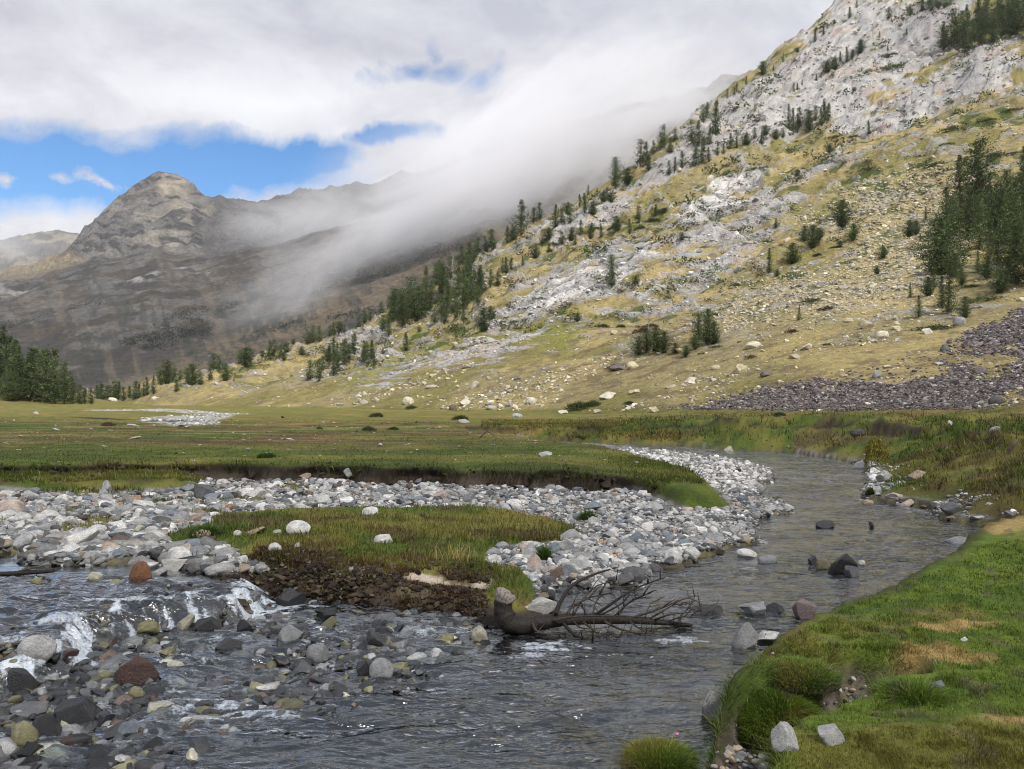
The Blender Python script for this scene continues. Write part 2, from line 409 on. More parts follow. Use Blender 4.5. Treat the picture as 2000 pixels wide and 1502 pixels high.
# ------------------------------------------------------------------ the water
wu = np.linspace(-.95, .95, 1000); wy = np.exp(np.linspace(math.log(2.6), math.log(46), 900))
X, Y = fan(wu, wy)
zg, I = ground(X, Y, True)
zw = I['zw']
gx = np.gradient(zw, axis=0) / np.maximum(np.gradient(Y, axis=0), 1e-4)
fall = np.clip(np.abs(gx) * 3.0, 0, 1)
fall = fall + np.clip(np.abs(np.gradient(zw, axis=1)) / np.maximum(np.gradient(X, axis=1), 1e-4) * 3.0, 0, 1); fall = np.clip(fall, 0, 1)
q = (X * .8 + Y * .25); r = (Y * .9 - X * .2)
calm = ss(8.55, 8.9, Y + (fbm(X * 2, Y * 2, 2, 90) - .5) * .3) * ss(-2.3, -3.0, X)
amp = (.009 + .011 * ss(.45, .65, fbm(X * .5, Y * .5, 3, 92)) + .028 * np.minimum(fall * 1.5, 1) + .008 * I['shallow'] + .020 * I['rap']) * (1 - .85 * calm) * lerp(1, 1.6, ss(10, 20, Y))
wave = (ridged(q * 2.2, r * 5.2, 3, 93) - .6) * 1.3 + (fbm(q * 4.5, r * 9, 2, 94) - .5) * .8 + (fbm(X * 1.2, Y * 1.6, 2, 95) - .5) * 1.2
zz = zw + amp * wave * 1.6 + I['rap'] * .05 * (ridged(X * 1.7, Y * 2.3, 3, 58) - .62)
rapid = ss(.02, .16, fall) * ss(9.3, 8.9, Y)
foam = ss(.55, .80, fbm(q * 5, r * 11, 4, 96)) * rapid * .35 + ss(.35, 1, fall) * ss(.40, .66, fbm(X * 9 + Y * 6, Y * 6, 5, 99)) * .75 * np.clip(ss(.1, .5, np.exp(-(((X - onz(487, 1168, .2)[0]) / .36) ** 2)) + np.exp(-(((X - onz(165, 1262, .15)[0]) / .34) ** 2)) + .55 * np.exp(-(((X - onz(270, 1205, .2)[0]) / .3) ** 2))), 0, 1)
def blob(px, py, rx, ry, z=.05):
    bx, by = onz(px, py, z); return np.exp(-(((X - bx) / rx) ** 2 + ((Y - by) / ry) ** 2))
def spot(px, py, rx, ry, a=1.0):
    b_ = blob(px, py, rx, ry)
    return np.clip(b_ * a * 1.15 + (fbm(X * 8 + Y * 4, Y * 17 - X * 5, 5, 97) - .5) * 3.6 * ss(.02, .25, b_) - .10, 0, .85 * a) * ss(.05, .35, b_)
for a in [(165, 1290, .24, .22), (120, 1262, .18, .2, .8), (255, 1222, .42, .10, .8), (560, 1190, .36, .12), (510, 1205, .28, .14), (482, 1165, .10, .30), (330, 1205, .3, .06, .6), (1080, 1252, .30, .12, .8), (1330, 1240, .22, .12, .7), (410, 1372, .35, .12, .75),
          (470, 1385, .45, .10, .7), (500, 1360, .3, .1, .6), (30, 1300, .2, .12, .6), (880, 1225, .3, .08, .6), (1400, 980, 1.0, .3, .35), (1050, 1270, .3, .1, .6)]:
    foam = np.maximum(foam, spot(*a))
zz = zz + foam * .015 * (fbm(X * 14, Y * 14, 3, 98) - .2)
keep = (zz > zg - .05)
V = np.stack([X, Y, zz], -1).reshape(-1, 3)
fc = grid_faces(*X.shape); kk = keep.ravel(); fc = fc[kk[fc].any(1)]
used = np.unique(fc); rm = np.full(len(V), -1, np.int64); rm[used] = np.arange(len(used))
WM = mesh_np('water', V[used], [rm[fc]], None, True, {'foam': foam.ravel()[used], 'rapid': rapid.ravel()[used], 'calm': calm.ravel()[used], 'deep': np.clip(zz - zg, 0, .5).ravel()[used]})
k = N('stream_water')
pos = k.n('ShaderNodeNewGeometry').outputs['Position']
calmA = k.n('ShaderNodeAttribute', _attribute_name='calm').outputs['Fac']
mp = k.n('ShaderNodeMapping', Vector=pos, Rotation=(0, 0, .28), Scale=(1.0, 2.2, 1.0)).outputs[0]
h = k.math('ADD', k.math('ADD', k.math('MULTIPLY', k.noise(mp, 1.1, 2, .5, 1.0), 1.8), k.math('MULTIPLY', k.noise(mp, 2.8, 3, .5, .8), 1.0)), k.math('MULTIPLY', k.noise(mp, 9, 2, .5, .4), .30))
bs = k.math('MULTIPLY', k.ramp(calmA, 0, 1, 1.0, .07), k.ramp(k.noise(mp, .55, 3, .55, .5), .36, .62, .32, 1.0))
bmp = k.n('ShaderNodeBump', Strength=bs, Distance=.10, Height=h).outputs[0]
fres = k.n('ShaderNodeFresnel', IOR=1.36, Normal=bmp).outputs[0]
fres = k.math('ADD', k.math('MULTIPLY', fres, 1.9), .045, True)
gl = k.n('ShaderNodeBsdfGlossy', Color=(.95, .97, 1, 1), Roughness=.13, Normal=bmp).outputs[0]
dp = k.n('ShaderNodeAttribute', _attribute_name='deep').outputs['Fac']
tint = k.n('ShaderNodeMix', _data_type='RGBA', Factor=k.ramp(dp, 0, .34)); tint.inputs[6].default_value = (.88, .90, .88, 1); tint.inputs[7].default_value = (.42, .50, .50, 1)
tr = k.n('ShaderNodeBsdfTransparent', Color=tint.outputs[2]).outputs[0]
mx = k.n('ShaderNodeMixShader', Fac=fres); k.l(tr, mx.inputs[1]); k.l(gl, mx.inputs[2])
fo = k.n('ShaderNodeBsdfPrincipled', Base__Color=(.66, .72, .78, 1), Roughness=.5).outputs[0]
fa = k.n('ShaderNodeAttribute', _attribute_name='foam').outputs['Fac']
fn = k.noise(pos, 38, 5, .7)
ff = k.ramp(k.math('ADD', fa, k.math('MULTIPLY', k.math('SUBTRACT', fn, .5), 1.9)), .25, 1.0, 0, .88)
ff = k.math('MULTIPLY', ff, k.ramp(fa, .02, .2))
m2 = k.n('ShaderNodeMixShader', Fac=ff); k.l(mx.outputs[0], m2.inputs[1]); k.l(fo, m2.inputs[2])
k.l(m2.outputs[0], k.out.inputs[0])
o = link('water', WM, k.m); tag(o, kind='structure')

# ------------------------------------------------------------------ lofted slopes
def loft(curves, pxs, ts):
    "curves: list of {px: (py, Y)}; returns grids of Y, z along each column, smooth between the curves"
    ly = []; lz = []
    for cv in curves:
        ks = sorted(a for a in cv if a not in ('w', 'raw')); kp = np.array(ks, float)
        py = np.interp(pxs, kp, [cv[a][0] for a in ks]); yy = np.interp(pxs, kp, [cv[a][1] for a in ks])
        w = cv.get('w', 9)
        pad = lambda v: np.convolve(np.pad(v, w, mode='edge'), np.ones(2 * w + 1) / (2 * w + 1), 'valid')
        py, yy = (py if cv.get('raw') else pad(py)), pad(yy)
        ly.append(yy); lz.append(CZ - (py - HY) / F * yy)
    ly = np.array(ly); lz = np.array(lz); n = len(curves)
    Yg = np.empty((len(ts), len(pxs))); Zg = np.empty_like(Yg)
    m = np.gradient(ly, axis=0); mz = np.gradient(lz, axis=0)
    for i, t in enumerate(ts):
        s = min(int(t), n - 2); f = t - s
        h00 = 2 * f ** 3 - 3 * f ** 2 + 1; h10 = f ** 3 - 2 * f ** 2 + f; h01 = -2 * f ** 3 + 3 * f ** 2; h11 = f ** 3 - f ** 2
        Yg[i] = ly[s] + (ly[s + 1] - ly[s]) * f
        dy = ly[s + 1] - ly[s]
        Zg[i] = h00 * lz[s] + h01 * lz[s + 1] + .55 * (h10 * mz[s] + h11 * mz[s + 1])
    return Yg, Zg

def zfar(px, Y): return float(far_z(np.array([(px - CX) / F * Y]), np.array([Y]))[0])
def foot(px, Y, dz=-.25): return (HY - (zfar(px, Y) + dz - CZ) * F / Y, Y)

A = {p: foot(p, y) for p, y in {-300: 300, 150: 250, 230: 215, 300: 175, 400: 150, 600: 122, 900: 92, 1100: 76, 1300: 64, 1500: 56, 1700: 49, 2000: 42, 2300: 37, 2700: 33}.items()}
B = {-300: (785, 330), 150: (784, 270), 230: (779, 240), 300: (768, 200), 400: (754, 182), 500: (750, 172), 600: (741, 165), 900: (694, 140), 1100: (662, 130), 1300: (628, 118), 1600: (572, 102), 2000: (520, 90), 2300: (480, 84), 2700: (430, 80)}
C = {-300: (784, 400), 150: (781, 330), 230: (776, 300), 300: (760, 285), 400: (741, 262), 500: (722, 255), 600: (698, 250), 750: (650, 236), 900: (588, 220), 1000: (545, 215), 1300: (440, 215), 1600: (335, 215), 2000: (190, 210), 2300: (80, 205), 2700: (-80, 205)}
D = {-300: (784, 430), 150: (780, 380), 230: (774, 345), 280: (764, 335), 340: (750, 330), 400: (731, 322), 450: (718, 318), 500: (703, 312), 560: (688, 306), 620: (668, 302), 700: (640, 298), 780: (600, 292), 850: (562, 290), 930: (505, 294), 1000: (462, 300), 1050: (436, 306), 1100: (411, 314),
     1150: (386, 322), 1200: (366, 334), 1240: (336, 350), 1290: (298, 372), 1340: (262, 392), 1400: (208, 420), 1440: (180, 445), 1490: (147, 470), 1560: (100, 505), 1620: (50, 535), 1680: (6, 560), 1760: (-60, 580), 2000: (-230, 610), 2300: (-430, 630), 2700: (-700, 640)}
E = {p: (HY - ((HY - v[0]) * .72) * (v[1] / (v[1] * 1.30)), v[1] * 1.30) for p, v in D.items()}
hp = np.linspace(-300, 2600, 1250)
ts = np.concatenate([np.linspace(0, 1, 330)[:-1], np.linspace(1, 2, 400)[:-1], np.linspace(2, 3, 330)[:-1], np.linspace(3, 4, 40)])
D['w'] = 4
HYg, HZg = loft([A, B, C, D, E], hp, ts)
HP = np.repeat(hp[None], len(ts), 0); T = np.repeat(ts[:, None], len(hp), 1)
HXg = (HP - CX) / F * HYg
py0 = HY - (HZg - CZ) * F / HYg                      # design elevation of each point: used to lay out rock and turf on the slope
jx = (fbm(HXg * .06, HYg * .06, 4, 101) - .5) * 70; jy = (fbm(HXg * .07 + 9, HYg * .07, 4, 102) - .5) * 45
QX, QY = HP + jx, py0 + jy
def patch(pts, soft=14, a=1.0): return a * ss(-soft, soft, sdf(pts, QX, QY))
rock = np.zeros_like(QX)
for pts, a in [
    ([(1690, -60), (1900, -60), (1880, 30), (1835, 115), (1760, 150), (1700, 200), (1620, 225), (1480, 285), (1330, 330), (1230, 355), (1380, 225), (1480, 150), (1560, 100)], 1.25),
    ([(2400, -40), (2000, 95), (1990, 185), (1850, 225), (1700, 255), (1620, 265), (1640, 205), (1780, 140), (1900, 100)], 1.05),
    ([(1640, 225), (1610, 255), (1480, 295), (1340, 345), (1210, 425), (1110, 475), (1055, 455), (1250, 345), (1400, 285), (1500, 245)], 1.0),
    ([(1510, 325), (1512, 372), (1450, 398), (1345, 436), (1310, 424), (1400, 355), (1455, 328)], 1.1),
    ([(1320, 465), (1260, 530), (1180, 605), (1090, 630), (950, 655), (930, 632), (1040, 560), (1170, 498)], 1.05),
    ([(1560, 395), (1450, 520), (1300, 605), (1165, 628), (1190, 575), (1330, 470)], .78),
    ([(1680, 300), (1560, 400), (1480, 440), (1400, 450), (1480, 390), (1600, 320)], .6),
    ([(1090, 650), (1040, 695), (960, 715), (880, 735), (700, 760), (760, 722), (880, 682), (1000, 650)], .85),
    ([(735, 662), (795, 662), (785, 702), (710, 714), (635, 704), (660, 680)], .85),
    ([(1100, 450), (1010, 500), (900, 580), (820, 620), (800, 600), (880, 540), (1000, 470)], .5),
    ([(2100, 180), (1900, 250), (1700, 330), (1640, 330), (1800, 240)], .45)]:
    rock = np.maximum(rock, patch(pts, a=a))
st = fbm(T * 34 + HP * .002, HP * .011, 4, 103); st2 = fbm(T * 90 + HP * .004, HP * .03, 4, 104); iso = fbm(HXg * .25, HYg * .25 + HZg * .2, 5, 105)
rk = ss(.42, .60, rock * .62 + (st - .5) * 1.35 + (iso - .5) * .40 + (st2 - .5) * .35)
rk = np.maximum(rk, ss(.95, 1.15, rock + (iso - .5) * .9)) * ss(.05, .2, rock)
warp = (fbm(HP * .006, T * 6, 3, 106) - .5)
led = ridged(T * 9 + warp * 2.2, HP * .0012 + warp, 2, 143)                 # grassy ledges crossing the slabs
led = ss(.80, .90, led + (iso - .5) * .25) * ss(.40, .55, fbm(HP * .008, T * 9, 3, 144))
rk = rk * (1 - .9 * led * ss(1.3, .9, rock * .8 + .2))
crk = ss(.84, .94, ridged(T * 42 + warp * 9, HP * .004 + warp * 2, 2, 145)) * .8 + ss(.88, .96, ridged(HP * .035 + T * 8 + warp * 5, T * 7, 2, 146)) * .6   # joints and bedding cracks
crk = np.clip(crk, 0, 1)
loose = ss(.575, .65, st2 * .5 + iso * .5 + rock * .05) * ss(.3, .9, T) * ss(3.02, 2.9, T)       # scattered outcrops everywhere
rk = np.maximum(rk, loose * .75)
scree = np.maximum(patch([(1310, 812), (1420, 790), (1540, 758), (1680, 722), (1850, 672), (2000, 608), (2300, 520), (2700, 420), (2700, 860), (1990, 822), (1650, 816)], 10), 0)
gap = ss(.56, .72, fbm(HP * .006, py0 * .022, 4, 107) + .22 * np.exp(-(((HP - 1830) / 230) ** 2 + ((py0 - 715 + (HP - 1830) * .15) / 34) ** 2)))
scree = scree * (1 - gap * .95)
tan = patch([(1660, 480), (1560, 420), (1680, 360), (1850, 330), (1900, 430), (1850, 500), (1800, 590), (1600, 620), (1400, 640), (1400, 560), (1600, 520)], 40, .9)
# relief
rel = (fbm(HXg * .045, HYg * .045, 4, 108) - .5) * 5.0 * ss(.15, 1.2, T) + (ridged(HXg * .09, HYg * .09, 3, 109) - .6) * 2.2 * ss(.3, 1.2, T) * ss(3.6, 2.8, T)
rel = rel - rk * crk * .8 + rk * (1.8 * (st - .45) * 3 + (ridged(HXg * .3, HYg * .3 + HZg * .3, 3, 110) - .55) * 1.1) * ss(.4, 1.6, T) * .8
rel = rel + (fbm(HXg * .5, HYg * .5, 3, 111) - .5) * .5 * ss(.05, .4, T) + scree * (fbm(HXg * 1.2, HYg * 1.2, 3, 112) - .5) * .35
rel = rel * (1 - .75 * np.exp(-((T - 3) / .12) ** 2))
HZ2 = HZg + rel * np.clip(HYg / 150, .25, 1.6)
# colours of the slope
n = fbm(HXg * .10, HYg * .10, 4, 113); nn = fbm(HXg * .6, HYg * .6, 4, 114); hz = fbm(HXg * 2.2, HYg * 2.2 + HZg, 3, 115)
c = np.tile(np.array((.30, .25, .118)), QX.shape + (1,))
c = mixc(c, (.41, .325, .14), ss(.48, .66, n) * .8)
c = mixc(c, (.205, .185, .055), ss(.50, .64, fbm(HXg * .055, HYg * .055, 4, 116)) * .75)
c = mixc(c, (.20, .205, .05), patch([(1180, 625), (1100, 690), (980, 680), (860, 690), (780, 730), (700, 755), (640, 760), (820, 640), (960, 650)], 16, .75))
c = mixc(c, (.185, .135, .070), patch([(1180, 640), (1500, 560), (1560, 600), (1400, 650), (1350, 720), (1100, 740), (1000, 730)], 40, .75) * ss(.42, .62, nn))
c = mixc(c, (.16, .12, .07), ss(.56, .68, nn) * ss(3.0, 2.3, T) * .55)
c = mixc(c, (.12, .095, .045), patch([(1400, 250), (1330, 330), (1230, 350), (1100, 430), (980, 490), (900, 560), (1050, 430), (1200, 360)], 16, .6) * ss(.4, .55, nn))
c = mixc(c, (.45, .38, .22), np.clip(tan, 0, 1) * ss(.40, .58, hz * .6 + nn * .4) * .85)
c = mixc(c, (.06, .085, .022), ss(.635, .70, fbm(HXg * .18, HYg * .16, 4, 117)) * ss(.7, 1.2, T) * .85)       # mats of juniper and heather seen as ground cover
gm = np.exp(-(((HP - 1745) / 30) ** 2 + ((py0 - 122) / 26) ** 2))
c = mixc(c, (.085, .105, .03), ss(.4, .6, gm + (nn - .5) * .5))
rc = np.tile(np.array((.40, .388, .372)), QX.shape + (1,))
rc = mixc(rc, (.50, .48, .458), ss(.45, .7, rock) * ss(.40, .6, iso) * .8); rc = mixc(rc, (.27, .265, .265), ss(.54, .68, st2) * .55); rc = mixc(rc, (.47, .36, .29), ss(.58, .70, n) * .5)
wh = patch([(1520, 320), (1515, 378), (1440, 405), (1345, 440), (1305, 426), (1400, 350)], 10) + patch([(1310, 470), (1190, 580), (1050, 625), (945, 652), (940, 636), (1050, 560)], 12) * .8
rc = mixc(rc, (.66, .64, .60), np.clip(wh, 0, 1) * ss(.40, .55, iso) * .8)
rc = mixc(rc, (.30, .29, .285), ss(.46, .62, fbm(HP * .008, T * 5, 4, 147)) * .6)
rc = mixc(rc, (.11, .105, .10), crk * .75)
c = mixc(c, rc, rk)
pur = mixc(np.tile(np.array((.130, .110, .106)), QX.shape + (1,)), (.20, .18, .17), ss(.45, .6, hz)); pur = mixc(pur, (.085, .078, .080), ss(1980, 2100, HP + (nn - .5) * 300) * ss(680, 730, py0) * .8 + ss(.55, .65, nn) * .3)
c = mixc(c, pur, np.clip(scree * ss(.30, .5, hz * .5 + nn * .5 + .06), 0, 1))
c = mixc(c, c * .0 + np.array((.40, .34, .21)), ss(700, 500, HP) * ss(2.0, 2.6, T) * .7)
foots = ss(.16, .02, T)
c = mixc(c, far_c := grass_tone(HXg, HYg, 3), foots)
c = c * (.80 + .4 * fbm(HXg * 1.5, HYg * 1.5 + HZg, 3, 118))[..., None]
HM = mesh_np('hill', np.stack([HXg, HYg, HZ2], -1).reshape(-1, 3), [grid_faces(*HXg.shape)], c.reshape(-1, 3))
M_hill = mat_ground('slope_turf_and_rock', scales=((.35, .16), (2.2, .28), (9, .25)), bump=.9, bscale=1.6, bdist=.8)
o = link('hill', HM, M_hill); tag(o, kind='structure')
HPY = HY - (HZ2 - CZ) * F / HYg
HROCK, HSCREE, HTAN = rk, scree, np.clip(tan, 0, 1)

def on_hill(px, py):
    "first point of the near slope seen at a pixel (falls back to the ground)"
    j = int(round((px - hp[0]) / (hp[1] - hp[0])))
    colm = HPY[:1070, j]
    below = np.where(colm <= py)[0]
    if len(below) == 0:
        i = int(np.argmin(colm))
    else: i = int(below[0])
    if i < 2:
        Xd, Yd, Zd = drop(np.array([px]), np.array([max(py, 783)]), .8)
        return np.array([Xd[0], Yd[0], Zd[0]])
    return np.array([HXg[i, j], HYg[i, j], HZ2[i, j]])

# ------------------------------------------------------------------ the far valley head
def cv(d): return d
K0 = {-900: (779, 420), 0: (779, 420), 600: (779, 430), 1200: (700, 520), 1700: (500, 620), 2400: (300, 700)}
K1 = {-900: (740, 900), -200: (728, 850), 0: (725, 820), 150: (757, 600), 250: (738, 640), 350: (712, 680), 450: (682, 720), 600: (632, 780), 750: (575, 840), 900: (510, 900), 1100: (430, 950), 1300: (370, 950), 1700: (200, 950), 2400: (-100, 950)}
K2 = {-900: (640, 1500), -200: (625, 1450), 0: (615, 1400), 100: (605, 1380), 200: (590, 1350), 300: (575, 1330), 400: (565, 1300), 500: (545, 1250), 600: (525, 1200), 750: (470, 1180), 900: (405, 1180), 1100: (335, 1200), 1300: (280, 1200), 1450: (245, 1200), 1700: (120, 1200), 2400: (-150, 1200)}
K3 = {-900: (560, 2500), -200: (560, 2400), 0: (553, 2200), 60: (545, 2150), 110: (528, 2100), 180: (508, 2050), 250: (500, 2000), 300: (480, 2000), 340: (500, 1980), 400: (500, 1950), 470: (490, 1900), 560: (475, 1850), 650: (450, 1750), 750: (420, 1600), 900: (365, 1450), 1100: (300, 1400), 1300: (245, 1380), 1450: (210, 1380), 1700: (60, 1400), 2400: (-200, 1400)}
K4 = {-900: (540, 3000), -200: (540, 2900), 0: (538, 2600), 60: (530, 2500), 100: (512, 2400), 130: (492, 2350), 150: (468, 2330), 180: (438, 2320), 215: (404, 2320), 235: (384, 2320), 255: (368, 2320), 275: (354, 2320), 295: (344, 2320), 318: (338, 2320), 340: (341, 2320), 360: (350, 2310), 380: (370, 2300), 410: (388, 2280), 440: (392, 2260),
      470: (394, 2250), 490: (396, 2240), 500: (401, 2240), 515: (396, 2230), 540: (388, 2200), 570: (380, 2150), 600: (376, 2100), 640: (372, 2050), 720: (362, 1950), 850: (330, 1750), 980: (290, 1650), 1100: (262, 1600), 1180: (238, 1580), 1240: (214, 1570), 1290: (208, 1560), 1340: (197, 1560), 1380: (186, 1560), 1420: (175, 1560), 1500: (140, 1560), 1700: (0, 1560), 2400: (-250, 1560)}
K5 = {p: (HY - (HY - v[0]) * .55, v[1] * 1.3) for p, v in K4.items()}
K4['w'] = 2; K3['w'] = 5
mp_ = np.linspace(-800, 2300, 1100)
mt = np.concatenate([np.linspace(0, 1, 110)[:-1], np.linspace(1, 2, 200)[:-1], np.linspace(2, 3, 170)[:-1], np.linspace(3, 4, 220)[:-1], np.linspace(4, 5, 30)])
MY, MZ = loft([K0, K1, K2, K3, K4, K5], mp_, mt)
MP = np.repeat(mp_[None], len(mt), 0); MT = np.repeat(mt[:, None], len(mp_), 1); MX = (MP - CX) / F * MY
mpy = HY - (MZ - CZ) * F / MY
cliff = ss(2.85, 3.2, MT)
rel = (ridged(MX * .006, MY * .006, 5, 121) - .6) * 26 * ss(.6, 2, MT) * (1 - .5 * ss(2.6, 3, MT)) * (1 + ss(700, 1000, MP)) + (ridged(MX * .012 + MZ * .006, MZ * .035 - MX * .012, 4, 122) - .6) * 34 * cliff + (ridged(MX * .009, MY * .004, 3, 129) - .6) * 28 * cliff
rel = rel + (fbm(MX * .03, MY * .03 + MZ * .03, 4, 123) - .5) * 14 * ss(.5, 1.5, MT)
rel = rel * (1 - .85 * np.exp(-((MT - 4) / .10) ** 2)) * ss(.1, .8, MT) + (fbm(MP * .05, MP * .013, 3, 124) - .5) * 16 * np.exp(-((MT - 4) / .10) ** 2)
MZ2 = MZ + rel
n = fbm(MX * .008, MY * .008, 5, 125); ro = fbm(MX * .02, MY * .02 + MZ * .05, 5, 126); bd = fbm(MP * .012 + mpy * .02, mpy * .16, 4, 127)
c = np.tile(np.array((.062, .056, .050)), MX.shape + (1,))
c = mixc(c, (.094, .077, .057), ss(.45, .62, n) * .8); c = mixc(c, (.065, .060, .052), ss(.52, .66, ro) * .6)
rkf = ss(.50, .64, ro * .7 + n * .3 + cliff * .22 + .05 * ss(1, 2, MT) + ss(600, 900, MP) * .02)
c = mixc(c, (.17, .165, .16), rkf * .55)
cl = mixc(np.tile(np.array((.175, .166, .155)), MX.shape + (1,)), (.070, .067, .066), ss(.44, .58, bd * .6 + .4 * fbm(MP * .02 + mpy * .05, mpy * .38, 3, 138))); cl = mixc(cl, (.30, .27, .225), ss(.54, .68, ro) * .7)
c = mixc(c, cl, cliff * ss(430, 400, MP - (n - .5) * 120) * ss(95, 125, MP + (ro - .5) * 40)); c = mixc(c, (.13, .125, .125), cliff * ss(400, 440, MP) * .8)
jm = (ro - .5) * 16
def mp_patch(pts, s=6): return ss(-s, s, sdf(pts, MP + jm, mpy + jm * .5))
c = mixc(c, (.36, .345, .33), mp_patch([(215, 552), (300, 533), (360, 526), (410, 530), (395, 540), (330, 543), (260, 553), (230, 556)], 4) * ss(.35, .55, bd) * .9)
c = mixc(c, (.34, .33, .315), mp_patch([(-200, 560), (0, 548), (60, 555), (75, 565), (40, 575), (0, 580), (-200, 590)], 5) * ss(.4, .55, bd) * .9)
c = mixc(c, (.36, .315, .24), mp_patch([(318, 345), (365, 362), (372, 395), (350, 420), (325, 405), (312, 370)], 12) * ss(.3, .55, ro) * .85)  # sunlight on the peak's right face, painted as paler rock
c = mixc(c, (.34, .275, .17), mp_patch([(-200, 505), (60, 500), (130, 500), (160, 512), (110, 530), (40, 545), (-200, 545)], 14) * .7)
c = mixc(c, (.29, .225, .12), ss(.55, .66, n) * ss(700, 1000, MP) * .7); c = mixc(c, (.30, .27, .20), ss(850, 1150, MP) * ss(.4, .6, ro) * .5)
c = mixc(c, (.20, .155, .10), mp_patch([(140, 770), (300, 720), (460, 650), (620, 590), (760, 540), (900, 470), (760, 590), (520, 700), (280, 770)], 20) * .7)
sk = fbm(MP * .035 + MT * 2.2, MT * 1.6, 4, 134); sk2 = fbm(MP * .10 + MT * 5, MT * 3.0, 3, 135)
c = mixc(c, (.165, .135, .10), ss(.54, .66, sk) * ss(3, 2.4, MT) * .6); c = mixc(c, (.060, .058, .056), ss(.55, .68, sk2) * ss(3.2, 2.4, MT) * .6)
c = mixc(c, (.045, .052, .046), ss(.56, .66, fbm(MP * .016, mpy * .03, 4, 136)) * ss(.42, .58, fbm(MP * .12, mpy * .14, 3, 137)) * ss(2.1, 1.4, MT) * .8)
c = c * (.7 + .6 * fbm(MX * .06, MY * .06 + MZ * .06, 4, 128))[..., None]
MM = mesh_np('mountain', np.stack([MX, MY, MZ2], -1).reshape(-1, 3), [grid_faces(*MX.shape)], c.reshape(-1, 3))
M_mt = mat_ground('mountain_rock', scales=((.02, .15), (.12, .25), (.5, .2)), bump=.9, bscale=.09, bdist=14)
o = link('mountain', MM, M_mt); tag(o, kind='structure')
MPY = HY - (MZ2 - CZ) * F / MY

# a further ridge at the far left
R4 = {-900: (470, 4200), -200: (476, 4200), -50: (472, 4200), 20: (466, 4200), 50: (460, 4200), 80: (454, 4200), 100: (450, 4200), 118: (452, 4200), 135: (450, 4200), 150: (458, 4200), 200: (470, 4200), 400: (520, 4200)}
R0 = {-900: (600, 3300), 400: (600, 3300)}; R1 = {-900: (540, 3800), 400: (560, 3800)}
R5 = {p: (560, 5000) for p in R4}
rp = np.linspace(-800, 380, 300); rt = np.concatenate([np.linspace(0, 2, 120)[:-1], np.linspace(2, 3, 20)])
RY, RZ = loft([R0, R1, R4, R5], rp, rt)
RP = np.repeat(rp[None], len(rt), 0); RT = np.repeat(rt[:, None], len(rp), 1); RX = (RP - CX) / F * RY
RZ = RZ + (ridged(RX * .01, RZ * .02, 4, 131) - .6) * 70 * ss(.2, 1, RT) * (1 - .8 * np.exp(-((RT - 2) / .1) ** 2)) + (fbm(RP * .09, RP * .01, 3, 132) - .5) * 25 * np.exp(-((RT - 2) / .12) ** 2)
ro = fbm(RX * .01, RZ * .03, 4, 133)
c = mixc(np.tile(np.array((.17, .16, .15)), RX.shape + (1,)), (.30, .27, .22), ss(.45, .6, ro))
o = link('mountain_ridge', mesh_np('mountain_ridge', np.stack([RX, RY, RZ], -1).reshape(-1, 3), [grid_faces(*RX.shape)], c.reshape(-1, 3)), M_mt); tag(o, kind='structure')
# ------------------------------------------------------------------ stones
ORD = ['first', 'second', 'third', 'fourth', 'fifth', 'sixth', 'seventh', 'eighth', 'ninth', 'tenth', 'eleventh', 'twelfth', 'thirteenth', 'fourteenth', 'fifteenth', 'sixteenth', 'seventeenth',
       'eighteenth', 'nineteenth', 'twentieth']
TENS = {2: 'twenty', 3: 'thirty', 4: 'forty', 5: 'fifty', 6: 'sixty', 7: 'seventy'}
def ordinal(i, n):
    if n > 1 and i == n - 1: return 'last'
    if i < 20: return ORD[i]
    t, u = divmod(i + 1, 10)
    return {20: 'twentieth', 30: 'thirtieth', 40: 'fortieth', 50: 'fiftieth', 60: 'sixtieth', 70: 'seventieth'}[t * 10] if u == 0 else TENS[t] + '-' + ORD[u - 1]

import bmesh
def rock_template(seed, sub, cuts, noise=.10, lo=.45, hi=.85):
    r = np.random.default_rng(seed)
    bm = bmesh.new(); bmesh.ops.create_icosphere(bm, subdivisions=sub, radius=1)
    v = np.array([p.co[:] for p in bm.verts]); f = np.array([[q.index for q in p.verts] for p in bm.faces], np.int32); bm.free()
    v = v * (1 + noise * 2 * (fbm(v[:, 0] * 1.3 + seed, v[:, 1] * 1.3 + v[:, 2] * 1.7, 3, seed) - .5))[:, None]
    for _ in range(cuts):
        n = r.normal(size=3); n /= np.linalg.norm(n); d = r.uniform(lo, hi)
        v = v - np.maximum(0, v @ n - d)[:, None] * n
    v = v + .02 * r.normal(size=v.shape) * (sub < 3)
    v -= (v.max(0) + v.min(0)) / 2; v /= (v.max(0) - v.min(0)) / 2
    return v, f
TL = [rock_template(100 + i, 2, 6 + i % 6, .12, .35, .72) for i in range(11)] + [rock_template(130 + i, 2, 3, .14, .6, .85) for i in range(5)]
TS = [rock_template(160 + i, 1, 5, .15, .45, .8) for i in range(8)]
TH = [rock_template(200 + i, 4, 8 + i % 5, .16, .36, .74) for i in range(9)] + [rock_template(220 + i, 4, 2 + i % 2, .16, .66, .88) for i in range(7)]

def rots(n, tilt, r=rng):
    a = r.uniform(0, 2 * math.pi, n); b = r.normal(0, tilt, n); g = r.normal(0, tilt, n)
    ca, sa, cb, sb, cg, sg = np.cos(a), np.sin(a), np.cos(b), np.sin(b), np.cos(g), np.sin(g)
    R = np.empty((n, 3, 3))
    R[:, 0] = np.stack([ca * cb, ca * sb * sg - sa * cg, ca * sb * cg + sa * sg], -1)
    R[:, 1] = np.stack([sa * cb, sa * sb * sg + ca * cg, sa * sb * cg - ca * sg], -1)
    R[:, 2] = np.stack([-sb, cb * sg, cb * cg], -1)
    return R

